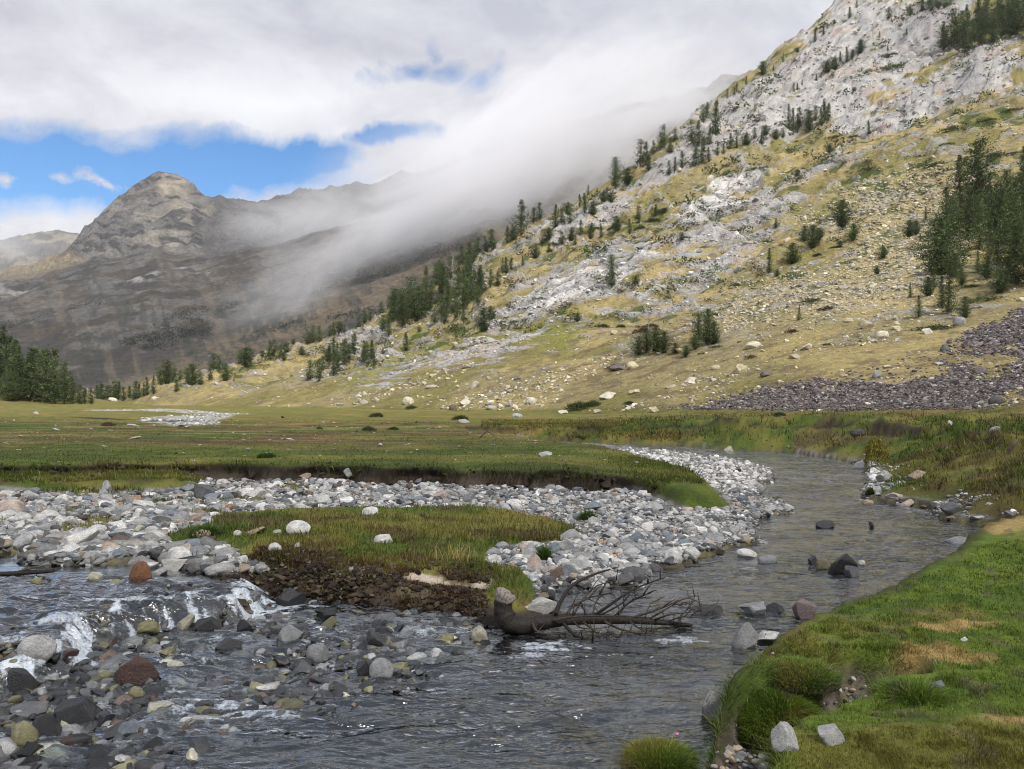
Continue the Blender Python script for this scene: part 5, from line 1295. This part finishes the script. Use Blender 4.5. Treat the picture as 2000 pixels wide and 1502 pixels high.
add('above the white outcrop', (982, 534, 28, 'c'), (989, 535, 32, 'c'), (997, 532, 26, 'c'), (1046, 505, 22, 'r'), (1020, 520, 18, 'c'), (958, 562, 30, 'c'), (972, 560, 26, 'i'), (940, 575, 34, 'c'), (930, 585, 30, 'i'), (1060, 478, 30, 'i'), (1072, 470, 22, 'r'))
add('beside the white outcrop', (945, 647, 40, 'R'), (958, 625, 24, 'r'), (850, 634, 30, 'i'), (869, 634, 26, 'i'), (904, 634, 32, 'i'), (907, 655, 15, 's'), (820, 650, 10, 'r'))
add('on the grey slab above the ochre meadow', (794, 686, 36, 'c'), (709, 708, 40, 'c'), (718, 706, 36, 'c'), (726, 702, 36, 'c'), (732, 718, 20, 'c'), (747, 692, 12, 's'))
cluster('in the clump at the foot of the grey slab', [(602, 746), (632, 748), (690, 708), (700, 690), (660, 690), (620, 722)], 13, 26, 46, 'ci')
add('on the tan slope left of the grey slab', (713, 626, 28, 'i'), (724, 628, 26, 'i'), (700, 632, 22, 'i'), (745, 610, 22, 'i'), (772, 592, 20, 'i'), (790, 585, 20, 'i'), (760, 602, 24, 'i'), (645, 648, 22, 'i'), (652, 645, 24, 'c'), (664, 640, 18, 'd'), (672, 646, 12, 'c'), (600, 674, 36, 'i'), (610, 670, 32, 'i'), (623, 668, 28, 'i'), (590, 694, 16, 'r'), (573, 676, 10, 'r'), (560, 690, 20, 'r'), (548, 698, 22, 'i'), (526, 702, 34, 'i'), (535, 700, 30, 'i'), (555, 705, 16, 'd'), (512, 700, 12, 'r'), (480, 718, 36, 'r'), (490, 716, 34, 'c'), (468, 712, 22, 'i'), (418, 722, 30, 'i'), (428, 728, 34, 'i'))
add('on the ochre knoll at the valley mouth', (440, 744, 30, 'R'), (456, 746, 8, 's'), (410, 742, 24, 'i'), (392, 752, 24, 'i'), (376, 752, 38, 'R'), (366, 745, 26, 'i'), (345, 765, 22, 'c'), (328, 750, 42, 'R'), (312, 752, 28, 'i'), (300, 770, 36, 'c'), (288, 772, 34, 'c'), (280, 774, 26, 'c'), (352, 742, 18, 'i'), (340, 738, 16, 'i'))
cluster('in the pale distant grove at the valley mouth', [(188, 786), (275, 783), (270, 775), (195, 778)], 12, 24, 40, 'ci')
cluster('in the dark grove at the left edge', [(-60, 790), (130, 792), (110, 745), (40, 715), (-60, 700)], 26, 66, 104, 'cCc')
add('in front of the dark grove at the left edge', (20, 792, 52, 'R'), (126, 789, 78, 'I'), (108, 787, 60, 'i'), (142, 790, 50, 'c'), (165, 790, 32, 'c'), (178, 789, 32, 'c'), (156, 791, 36, 'i'))
P_R = 'on the dry slope right of centre'
add(P_R, (1645, 450, 50, 'R'), (1600, 472, 24, 'R'), (1587, 486, 42, 'R'), (1571, 472, 26, 'R'), (1667, 471, 32, 'R'), (1501, 534, 46, 'C'), (1549, 516, 38, 'R'), (1518, 540, 12, 'r'), (1725, 506, 20, 'R'), (1560, 626, 28, 'C'), (1778, 582, 30, 'C'), (1794, 622, 40, 'C'), (1712, 536, 10, 'r'), (1640, 484, 12, 'r'))
add('in the dark clump on the lower slope', (1262, 690, 52, 'I'), (1282, 692, 44, 'R'), (1298, 690, 40, 'R'), (1246, 694, 34, 'R'), (1380, 674, 66, 'I'), (1396, 672, 40, 'R'), (1365, 668, 52, 'I'), (1358, 684, 26, 'R'), (1340, 698, 20, 'R'), (1318, 692, 20, 'R'), (1268, 660, 40, 'd'))
P_G = 'in the big green grove at the right'
add(P_G, (1853, 614, 92, 'C'), (1840, 602, 66, 'C'), (1886, 622, 36, 'R'), (1906, 440, 145, 'I'), (1988, 556, 110, 'C'), (2012, 560, 150, 'C'), (1962, 455, 120, 'I'), (2000, 440, 140, 'C'), (1776, 466, 34, 'R'), (1790, 458, 26, 'R'), (1808, 430, 26, 'C'), (1930, 545, 40, 'R'), (1980, 400, 60, 'd'))
cluster(P_G, [(1812, 520), (1845, 430), (1900, 410), (2040, 400), (2040, 540), (1960, 520), (1880, 500), (1830, 545)], 27, 56, 108, 'CCIR')
cluster('on the stony fringe under the green grove', [(1805, 560), (1900, 530), (2000, 560), (1990, 580), (1880, 560), (1815, 590)], 7, 28, 46, 'CR')
kinds_seen = {}
TREES.sort(key=lambda a: -a[2])
FEW, TREES = TREES[300:], TREES[:300]
hum = {}
for (px, py, hpx, kd, place) in TREES: hum.setdefault((place, DESC[kd]), []).append((px, py, hpx, kd))
tid = 0
for (place, desc), items in hum.items():
    items.sort()
    for q, (px, py, hpx, kd) in enumerate(items):
        P = on_hill(px, py)
        if place.endswith('left edge'):
            Yt = 195 - (py - 745) * .25
            X_ = (px - CX) / F * Yt; P = np.array([X_, Yt, float(ground(np.array([X_]), np.array([Yt]))[0])])
        h = max(hpx * P[1] / F, 1.2) * tr2.uniform(1.02, 1.16)
        nm = 'dead_pine' if kd == 'd' else 'pine_tree'
        r_ = link(nm, None, loc=tuple(P)); r_.rotation_euler = (0, 0, tr2.uniform(0, 6.28))
        wd = h * (tr2.uniform(.88, 1.25) if kd in 'cis' else tr2.uniform(.85, 1.15)); r_.scale = (wd, wd, h)
        n_ = len(items)
        lab = f"{desc} {place}" if n_ == 1 else f"{desc}, {ordinal(q, n_)} from left {place}"
        tag(r_, lab, 'tree', 'pines of the slope and valley')
        if kd == 'd': link('branches', SN[tid % 3], None, r_)
        else:
            cm_, tm = PT[kd][int(tr2.integers(len(PT[kd])))]
            link('crown', cm_, None, r_); link('trunk', tm, None, r_)
        tid += 1

# the many smallest pines, seen only as dark specks between the others
Vs, Ts2, Cs3, of = [], [], [], 0
for px, py, hpx, kd, place in FEW:
    P = on_hill(px, py); h = max(hpx * P[1] / F, 1.2) * 1.08; me = PT[kd if kd in PT else 'r'][0][0]
    v = np.empty(len(me.vertices) * 3, np.float32); me.vertices.foreach_get('co', v); v = v.reshape(-1, 3) * (h * 1.3, h * 1.3, h) + P
    cc = np.empty(len(v) * 4, np.float32); me.attributes['col'].data.foreach_get('color', cc)
    Vs.append(v); Cs3.append(cc.reshape(-1, 4)[:, :3]); Ts2.append(np.arange(len(v)).reshape(-1, 3) + of); of += len(v)
if Vs:
    o = link('young_pines', mesh_np('young_pines', np.concatenate(Vs), [np.concatenate(Ts2)], np.concatenate(Cs3), False), M_needle); tag(o, 'tiny young pines speckling the rocky slope between the larger trees', 'young pines', kind='stuff')

# ------------------------------------------------------------------ juniper mats and shrubs
def shrub_mesh(seed, col, n=260, flat=.45, size=.10):
    r = np.random.default_rng(seed)
    a = r.uniform(0, 6.28, n); u = r.random(n) ** .5; ph = r.random(n)
    rr = u * (1 + .25 * np.sin(3 * a + seed) + .15 * np.sin(5 * a))
    cen = np.stack([rr * np.cos(a), rr * np.sin(a), flat * np.sqrt(np.clip(1 - u ** 2, 0, 1)) * (.55 + .45 * ph)], -1)
    V, t, C = needles(cen, np.full(n, size), np.array(col) * r.lognormal(0, .25, n)[:, None], r, 6)
    me = mesh_np('shrub', V, [t], C, False); me.materials.append(M_needle); return me
SHM = [shrub_mesh(600 + i, (.062, .080, .024)) for i in range(4)]
SHB = [shrub_mesh(620 + i, (.048, .062, .022), 300, .9, .13) for i in range(3)]
SHBR = [shrub_mesh(640 + i, (.095, .065, .040), 260, .8, .12) for i in range(2)]
SHY = [shrub_mesh(650, (.15, .135, .025), 340, 1.1, .12)]
SHL = [('m', 'low green juniper mat', [(1745, 136, 60), (1739, 112, 30), (1838, 321, 46), (1803, 305, 22), (1955, 307, 60), (1853, 283, 28), (1937, 235, 36), (1985, 217, 40), (1772, 241, 28), (1871, 257, 60), (1637, 268, 34), (1670, 268, 30), (1432, 451, 18), (1344, 466, 26), (1633, 484, 26), (1692, 479, 24), (1597, 588, 44), (1475, 566, 22), (1405, 616, 40), (1835, 643, 66), (1622, 675, 32), (1937, 588, 70), (1085, 612, 26), (1405, 678, 26), (1375, 691, 20), (1483, 331, 40), (1060, 585, 24), (1010, 630, 30), (1700, 330, 30), (1560, 560, 26), (1990, 300, 30), (1905, 560, 40)], 'm'),
       ('b', 'dark round juniper bush', [(1524, 818, 24), (1772, 818, 22), (1133, 801, 48), (1160, 794, 34), (804, 799, 22), (899, 821, 30), (735, 815, 26), (1230, 790, 20), (718, 842, 26), (768, 840, 20), (623, 838, 12), (352, 832, 12), (1167, 450, 18), (1202, 451, 28), (1254, 449, 22), (1277, 434, 28), (1300, 416, 30), (1180, 640, 22), (1215, 640, 18), (1600, 500, 18), (1440, 560, 22)], 'b'),
       ('n', 'brown heather bush', [(208, 832, 26), (1258, 650, 34), (1275, 640, 30), (1208, 722, 40), (1470, 700, 22), (1550, 650, 26), (1620, 606, 30)], 'n')]
for kd, desc, items, _ in SHL:
    items = sorted(items); n_ = len(items)
    for q, (px, py, wpx) in enumerate(items):
        P = on_hill(px, py); s = wpx * P[1] / F / 2
        me = (SHM if kd == 'm' else SHB if kd == 'b' else SHBR)[q % (4 if kd == 'm' else 3 if kd == 'b' else 2)]
        o = link('juniper_shrub' if kd != 'n' else 'heather_bush', me, None, loc=(P[0], P[1] + s * .5, P[2] - .1 * s)); o.scale = (s, s * .8, s * (.75 if kd == 'm' else .8)); o.rotation_euler = (0, 0, tr2.uniform(-.4, .4))
        where = 'on the upper rocky slope' if py < 400 else 'on the middle slope' if py < 640 else 'along the slope foot'
        tag(o, f"{desc}, {ordinal(q, n_)} from the left, {where}", 'shrub', 'shrubs on the slope')
# low juniper and heather carpeting the rocky slope
wj = ss(.54, .62, fbm(HXg * .05, HYg * .05, 4, 181) * .5 + st * .5) * ss(.9, 1.5, T) * ss(2.75, 2.5, T) * ss(2100, 1500, HP) + .10 * ss(.8, 1.2, T) * ss(2.7, 2.4, T)
a, b = cell_scatter(wj, 1300); n = 1300
cen = []; szj = []; cj = []
for i in range(n):
    P = np.array((HXg[a[i], b[i]], HYg[a[i], b[i]], HZ2[a[i], b[i]])); w_ = np.clip(rng.lognormal(math.log(8.5), .5), 3, 26) * P[1] / F
    m = 14; cen.append(P + np.clip(rng.normal(0, 1, (m, 3)), -1.4, 1.4) * (w_ * .45, w_ * .4, w_ * .10) + (0, 0, w_ * .08)); szj.append(np.full(m, w_ * .24)); cj.append(np.tile(np.array((.060, .078, .026) if rng.random() < .7 else (.085, .062, .036)) * rng.lognormal(0, .25), (m, 1)))
V, t, C = needles(np.concatenate(cen), np.concatenate(szj), np.concatenate(cj), rng, 4)
o = link('juniper_scrub', mesh_np('juniper_scrub', V, [t], C, False), M_needle); tag(o, 'low juniper and heather carpeting ledges of the rocky slope', 'scrub', kind='stuff')

X0, Y0 = onz(1722, 918, .05); o = link('yellow_bush', SHY[0], None, loc=(X0, Y0 + .4, .1)); o.scale = (.36, .32, .85); tag(o, 'tall yellow-green bush on the far bank beside the white boulder', 'shrub')

# boulders on the slope and its foot
BL = [(1699, 642, 34, 22, 'ta', 'largest pale boulder on the right-hand slope'), (1727, 660, 26, 15, 'tc', 'pale boulder below the largest one on the right-hand slope'), (1815, 652, 22, 12, 'tc', 'pale boulder beside the long juniper mat'),
      (1877, 636, 24, 18, 'grey', 'grey boulder above the purple scree'), (1475, 680, 34, 14, 'tc', 'long pale slab lying on ochre grass'), (1580, 683, 22, 12, 'tc', 'rounded pale boulder on ochre grass'), (1450, 728, 24, 18, 'ta', 'pale broken boulder low on the ochre grass'),
      (1352, 750, 26, 14, 'tc', 'pale boulder pile left of the purple scree'), (1716, 738, 20, 16, 'grey', 'grey boulder in the middle of the purple scree'), (1850, 686, 26, 14, 'dgrey', 'dark boulder on the upper edge of the purple scree'), (925, 760, 22, 16, 'tb', 'grey-tan boulder alone on the ochre meadow'),
      (797, 790, 24, 15, 'tc', 'pale rounded boulder at the foot of the ochre slope'), (908, 792, 24, 15, 'tc', 'pale tilted boulder at the foot of the ochre slope'), (1189, 779, 36, 14, 'tc', 'long flat pale boulder near the foot of the slope'), (843, 758, 26, 7, 'tb', 'thin flat slab left of the grey-tan boulder'),
      (711, 789, 16, 9, 'tb', 'small boulder at the left foot of the ochre slope'), (1237, 720, 26, 15, 'ta', 'pale boulder under the dark clump of pines'), (1037, 789, 24, 14, 'tc', 'pale boulder in the middle of the slope foot'), (1167, 808, 18, 9, 'tb', 'low boulder right of the dark juniper bushes'),
      (885, 804, 16, 14, 'brown', 'brown boulder left of the pale tilted one'), (1212, 724, 38, 14, 'sc1', 'purplish boulder heap on ochre grass'), (1860, 853, 18, 16, 'lgrey', 'grey stone on the turf below the scree'), (1951, 860, 24, 12, 'lgrey', 'pale stone on the turf near the right edge'),
      (1426, 866, 22, 18, 'beige', 'beige boulder at the far waterline where the stream vanishes'), (1555, 700, 24, 10, 'tb', 'greyish slab right of the rounded pale boulder'), (1660, 630, 20, 9, 'ta', 'small pale boulder left of the largest one'), (1755, 645, 22, 10, 'ta', 'small pale boulder right of the largest one'),
      (1330, 690, 22, 11, 'ta', 'small pale boulder between the two pine clumps'), (960, 800, 22, 8, 'tb', 'flat slab at the edge of the meadow'), (1010, 812, 22, 9, 'lgrey', 'pale grey slab at the edge of the meadow'), (905, 826, 24, 8, 'lgrey', 'pale slab in the meadow beside a juniper bush'),
      (1100, 810, 20, 10, 'tc', 'pale stone at the meadow edge left of the junipers'), (1280, 805, 22, 11, 'ta', 'pale stone at the lower tip of the scree'), (1240, 770, 22, 10, 'ta', 'pale stone above the lower tip of the scree'), (1400, 722, 20, 9, 'ta', 'small pale slab left of the broken boulder'),
      (1500, 735, 26, 12, 'sc1', 'purplish rock at the upper edge of the scree'), (1600, 770, 22, 11, 'sc1', 'purplish rock in the left half of the scree'), (1790, 760, 24, 12, 'sc2', 'dark rock in the right half of the scree'), (1920, 730, 26, 13, 'sc1', 'purplish rock near the right end of the scree'), (1950, 790, 28, 15, 'sc2', 'dark rock at the lower right end of the scree'),
      (300, 782, 14, 8, 'tc', 'pale boulder on the ochre knoll at the valley mouth'), (218, 788, 18, 7, 'tc', 'pale low boulder in front of the distant grove'), (60, 770, 10, 7, 'white', 'white stone under the dark grove'), (68, 809, 12, 5, 'lgrey', 'grey stone far out on the left meadow'),
      (1680, 852, 30, 14, 'sc2', 'dark rock in the turf of the far bank'), (1630, 860, 20, 10, 'dgrey', 'small dark rock in the turf of the far bank')]
for px, py, wpx, hpx, cn, lab in BL:
    P = on_hill(px, py); s = wpx * P[1] / F / 2; hh = hpx * P[1] / F
    stone_obj((P[0], P[1] + s * .6, P[2] + hh * .30), (s, s * .75, hh * .70), tr2.uniform(-.4, .4), (tr2.normal(0, .12), tr2.normal(0, .12)), PAL[cn], int(tr2.integers(0, 16)), False, lab, 'boulders on the slope and meadow', 'boulder', 'boulder')

# dark scrub on the distant slopes
wgt = ss(.54, .64, fbm(MX * .010, MY * .010, 4, 161)) * ss(.55, .95, MT) * ss(2.2, 1.3, MT) * ss(.4, .6, fbm(MX * .05, MY * .05, 3, 162)) + .004 * ss(2.5, 1, MT)
area = np.clip(-np.gradient(MPY, axis=0), 0, 3); w_ = (wgt * area * (MP > -60) * (MP < 1450)).ravel(); n = 9500
i = rng.choice(w_.size, n, p=w_ / w_.sum()); a, b = np.divmod(i, MP.shape[1])
cen = np.stack([MX[a, b] + rng.normal(0, 2.5, n), MY[a, b] + rng.normal(0, 4, n), MZ2[a, b] + .8], -1)
sz = rng.lognormal(math.log(1.15), .3, n)
V, t, C = needles(cen, sz, np.tile(np.array((.032, .038, .030)), (n, 1)), rng, 5)
o = link('distant_scrub', mesh_np('distant_scrub', V, [t], C, False), M_needle); tag(o, 'dark scrub and far pines speckling the misty valley side', 'scrub', kind='stuff')
# ------------------------------------------------------------------ mist hanging on the valley side, and the air
def fog_mat(name, dens, nscale, thr, dims):
    k = N(name)
    oc = k.n('ShaderNodeTexCoord').outputs['Object']
    r = k.n('ShaderNodeVectorMath', _operation='LENGTH', i0=oc).outputs['Value']
    fall = k.ramp(r, 1.0, .05, 0.0, 1.0)
    st = k.n('ShaderNodeVectorMath', _operation='MULTIPLY', i0=oc, i1=(dims[0] * .55, dims[1] * .6, dims[2] * 1.9)).outputs[0]
    nz = k.noise(st, nscale, 6, .62, 1.0)
    f = k.math('SUBTRACT', k.math('ADD', fall, k.math('MULTIPLY', k.math('SUBTRACT', nz, .5), 2.3)), thr)
    f = k.math('MULTIPLY', k.math('POWER', k.ramp(f, 0, 1.0), 1.6), k.ramp(r, .98, .6))
    vol = k.n('ShaderNodeVolumePrincipled', Color=(.99, .99, 1, 1), Anisotropy=.0, Density=k.math('MULTIPLY', f, dens))
    k.l(vol.outputs[0], k.out.inputs['Volume'])
    return k.m
def fog(label, c0, c1, Yd, half_thick, half_depth, dens, nscale=.006, thr=.15):
    "a lens of mist along the line c0-c1 (photo points) Yd metres away"
    p0, p1 = W(*c0, Yd), W(*c1, Yd)
    mid = (p0 + p1) / 2; ax = p1 - p0; L_ = np.linalg.norm(ax) / 2
    v, f = rock_template(700 + int(c0[0]), 3, 0, .10)
    me = mesh_np('fog_bank', v, [f], None)
    o = link('fog_bank', me, fog_mat('mist', dens, nscale, thr, (L_, half_depth, half_thick)), loc=tuple(mid))
    o.rotation_euler = (0, -math.atan2(ax[2], ax[0]), 0); o.scale = (L_, half_depth, half_thick)
    tag(o, label, 'fog', kind='stuff'); return o
fog('thick bank of pale mist hanging along the valley side', (470, 575), (1520, 90), 1050, 165, 210, .034, .008, .05)
fog('thin veil of mist softening the ridge high on the right', (1020, 330), (1560, 130), 1330, 85, 110, .026, .010, .0)
fog('faint streak of mist trailing down to the valley floor', (380, 680), (760, 440), 880, 75, 110, .009, .010, .12)
fog('veil of mist drifting past the right shoulder of the peak', (380, 450), (800, 400), 1700, 95, 170, .012, .006, .10)
fog('thin mist over the far ridge at the left', (-300, 470), (175, 470), 2900, 110, 300, .006)

# unseen cloud placed behind the viewer, towards the sun, to shade the foreground
v, f = rock_template(790, 3, 0, .15); o = link('cloud', mesh_np('cloud', v, [f], None), fog_mat('cloud', .011, .012, .05, (165, 130, 60)), loc=(258, -425, 570)); o.scale = (165, 130, 60)
tag(o, 'unseen grey cloud behind the viewer, placed to shade the foreground', 'cloud', kind='stuff')
V = np.array([(x, y, z) for z in (-2.2, 860) for y in (-60, 5600) for x in (-4200, 4800)], float)
fq = np.array([[0, 2, 3, 1], [4, 5, 7, 6], [0, 1, 5, 4], [2, 6, 7, 3], [0, 4, 6, 2], [1, 3, 7, 5]])
k = N('air'); vol = k.n('ShaderNodeVolumePrincipled', Color=(.88, .93, 1, 1), Density=.00005, Anisotropy=.2); k.l(vol.outputs[0], k.out.inputs['Volume'])
o = link('haze', mesh_np('haze', V, [fq], None, False), k.m); tag(o, 'thin even mountain haze filling the valley', 'haze', kind='stuff')
# ------------------------------------------------------------------ sky, sun, camera
SUN_EL, SUN_AZ = 48.0, 150.0      # azimuth measured clockwise from the view direction
w = bpy.data.worlds.new('World'); S.world = w; w.use_nodes = True
t = w.node_tree; t.nodes.clear()
class WN(N):
    def __init__(s, t): s.t = t
k = WN(t)
d = k.n('ShaderNodeTexCoord').outputs['Generated']
sp = k.n('ShaderNodeSeparateXYZ', Vector=d)
dx, dy, dz = sp.outputs
sky = k.n('ShaderNodeTexSky', _sky_type='NISHITA', _sun_disc=False, _sun_elevation=math.radians(SUN_EL), _sun_rotation=math.radians(SUN_AZ), _altitude=1800.0)
hs = k.n('ShaderNodeHueSaturation', Saturation=1.35, Value=1.3, Color=sky.outputs[0]).outputs[0]
inv = k.math('DIVIDE', 1.0, k.math('MAXIMUM', dy, .08))
u = k.math('MULTIPLY', dx, inv); v = k.math('MULTIPLY', dz, inv)
wp = k.n('ShaderNodeTexNoise', Vector=d, Scale=7.0, Detail=9.0, Roughness=.62, Distortion=.3).outputs['Color']
ws = k.n('ShaderNodeSeparateXYZ', Vector=wp).outputs
u = k.math('ADD', u, k.math('MULTIPLY', k.math('SUBTRACT', ws[0], .5), .30)); v0_ = v; v = k.math('ADD', v, k.math('MULTIPLY', k.math('SUBTRACT', ws[1], .5), .10))
# cloud texture on a high level sheet (perspective towards the horizon)
iz = k.math('DIVIDE', 1.0, k.math('ADD', k.math('MAXIMUM', dz, 0.0), .16))
cl = k.n('ShaderNodeCombineXYZ', X=k.math('MULTIPLY', dx, iz), Y=k.math('MULTIPLY', dy, iz), Z=k.math('MULTIPLY', dz, .8)).outputs[0]
n1 = k.noise(cl, 1.5, 10, .6, .4); n2 = k.noise(cl, 4.0, 9, .62, .5)
n3 = k.noise(k.n('ShaderNodeVectorMath', _operation='MULTIPLY', i0=d, i1=(1, 1, 1.7)).outputs[0], 8, 10, .62, .6)
nw = k.math('ADD', k.math('MULTIPLY', k.math('SUBTRACT', n3, .5), 3.0), k.math('MULTIPLY', k.math('SUBTRACT', n2, .5), 1.2))
def gap(px, py, rx, ry, rot=0.0, amp=1.0):
    "an opening in the cloud deck: 1 at its centre"
    u0, v0 = (px - CX) / F, (HY - py) / F
    a = k.math('SUBTRACT', u, u0); b = k.math('SUBTRACT', v, v0)
    cr, sr = math.cos(rot), math.sin(rot)
    p = k.math('DIVIDE', k.math('ADD', k.math('MULTIPLY', a, cr), k.math('MULTIPLY', b, sr)), rx / F)
    q = k.math('DIVIDE', k.math('SUBTRACT', k.math('MULTIPLY', b, cr), k.math('MULTIPLY', a, sr)), ry / F)
    r2 = k.math('ADD', k.math('MULTIPLY', p, p), k.math('MULTIPLY', q, q))
    return k.math('MULTIPLY', k.math('SUBTRACT', 1.25, k.math('POWER', r2, .5)), amp)
def mx(*a):
    r = a[0]
    for b in a[1:]: r = k.math('MAXIMUM', r, b)
    return r
g_big = mx(gap(150, 333, 560, 85, 0.0), gap(430, 322, 260, 74, -.10), gap(-300, 340, 500, 95), gap(740, 272, 95, 26, .12, .8), gap(610, 318, 110, 46, .0, .8))
g_sm = mx(gap(770, 142, 90, 30, .3, .7), gap(830, 100, 34, 44, .5, .55), gap(870, 130, 90, 26, .25, .7), gap(955, 150, 95, 28, .25, .9), gap(1020, 120, 60, 24, .3, .75))
u = k.math('ADD', k.math('MULTIPLY', u, 1.0), 0.0)
puff = mx(gap(205, 346, 34, 15, 0, 1.0), gap(140, 352, 44, 14, 0, .7), gap(-10, 350, 36, 16, 0, 1.0))
f1 = k.ramp(k.math('ADD', g_big, k.math('MULTIPLY', nw, .26)), .12, .60)
f2 = k.ramp(k.math('ADD', g_sm, k.math('MULTIPLY', nw, .6)), .15, 1.05, 0, .85)
fp = k.ramp(k.math('ADD', puff, k.math('MULTIPLY', nw, .8)), .2, 1.1, 0, .95)
blue = k.math('MULTIPLY', k.math('MAXIMUM', f1, f2), k.math('SUBTRACT', 1.0, fp))
blue = k.math('MULTIPLY', blue, k.ramp(dy, .08, .2))
shade = k.math('ADD', k.math('MULTIPLY', n1, .65), k.math('MULTIPLY', n3, .35))
bri = k.ramp(shade, .42, .60)
low = mx(gap(870, 235, 230, 60, .05, .9), gap(60, 215, 330, 50, -.05, .8), gap(520, 190, 420, 60, 0, .7), gap(60, 430, 260, 70, 0, .9), gap(1150, 180, 300, 120, .5, .8), gap(480, 365, 160, 30, 0, .8))
bri = k.math('ADD', k.math('MULTIPLY', bri, .55), k.ramp(k.math('ADD', low, k.math('MULTIPLY', nw, .2)), 0, 1.1, 0, .5), True)
cm = k.n('ShaderNodeMix', _data_type='RGBA', Factor=bri); hi = k.n('ShaderNodeMix', _data_type='RGBA', Factor=k.ramp(dz, .38, .75)); hi.inputs[6].default_value = (4.6, 4.6, 5.15, 1); hi.inputs[7].default_value = (3.5, 3.9, 5.0, 1); k.l(hi.outputs[2], cm.inputs[6]); cm.inputs[7].default_value = (7.7, 7.75, 8.0, 1)
fm = k.n('ShaderNodeMix', _data_type='RGBA', Factor=blue); k.l(cm.outputs[2], fm.inputs[6]); k.l(hs, fm.inputs[7])
bg = k.n('ShaderNodeBackground', Color=fm.outputs[2], Strength=.10)
wo = t.nodes.new('ShaderNodeOutputWorld'); t.links.new(bg.outputs[0], wo.inputs[0])

L = bpy.data.lights.new('sun', 'SUN'); L.energy = 3.3; L.angle = math.radians(3.5); L.color = (1, .95, .87)
so = bpy.data.objects.new('sun', L); COL.objects.link(so)
az, el = math.radians(SUN_AZ), math.radians(SUN_EL)
sd = Vector((math.sin(az) * math.cos(el), math.cos(az) * math.cos(el), math.sin(el)))
so.rotation_euler = sd.to_track_quat('Z', 'Y').to_euler()

cam = bpy.data.cameras.new('camera'); co = bpy.data.objects.new('camera', cam); COL.objects.link(co)
cam.sensor_width = 36; cam.lens = 27.0; cam.shift_y = (HY - 751) / 2000; cam.clip_start = .1; cam.clip_end = 20000
co.location = (0, 0, CZ); co.rotation_euler = (math.radians(90), 0, 0)
S.camera = co

S.view_settings.view_transform = 'Standard'; S.view_settings.look = 'None'; S.view_settings.exposure = 0.42; S.view_settings.gamma = 1.0
S.view_settings.use_curve_mapping = False
cy = S.cycles
cy.max_bounces = 16; cy.diffuse_bounces = 3; cy.glossy_bounces = 2; cy.transmission_bounces = 2; cy.volume_bounces = 14; cy.transparent_max_bounces = 10
cy.caustics_reflective = False; cy.caustics_refractive = False
cy.use_adaptive_sampling = True; cy.adaptive_threshold = .02
cy.use_denoising = True; cy.filter_width = 1.05
cy.volume_step_rate = 1.0; cy.volume_max_steps = 64
cy.sample_clamp_indirect = 4; cy.sample_clamp_direct = 5
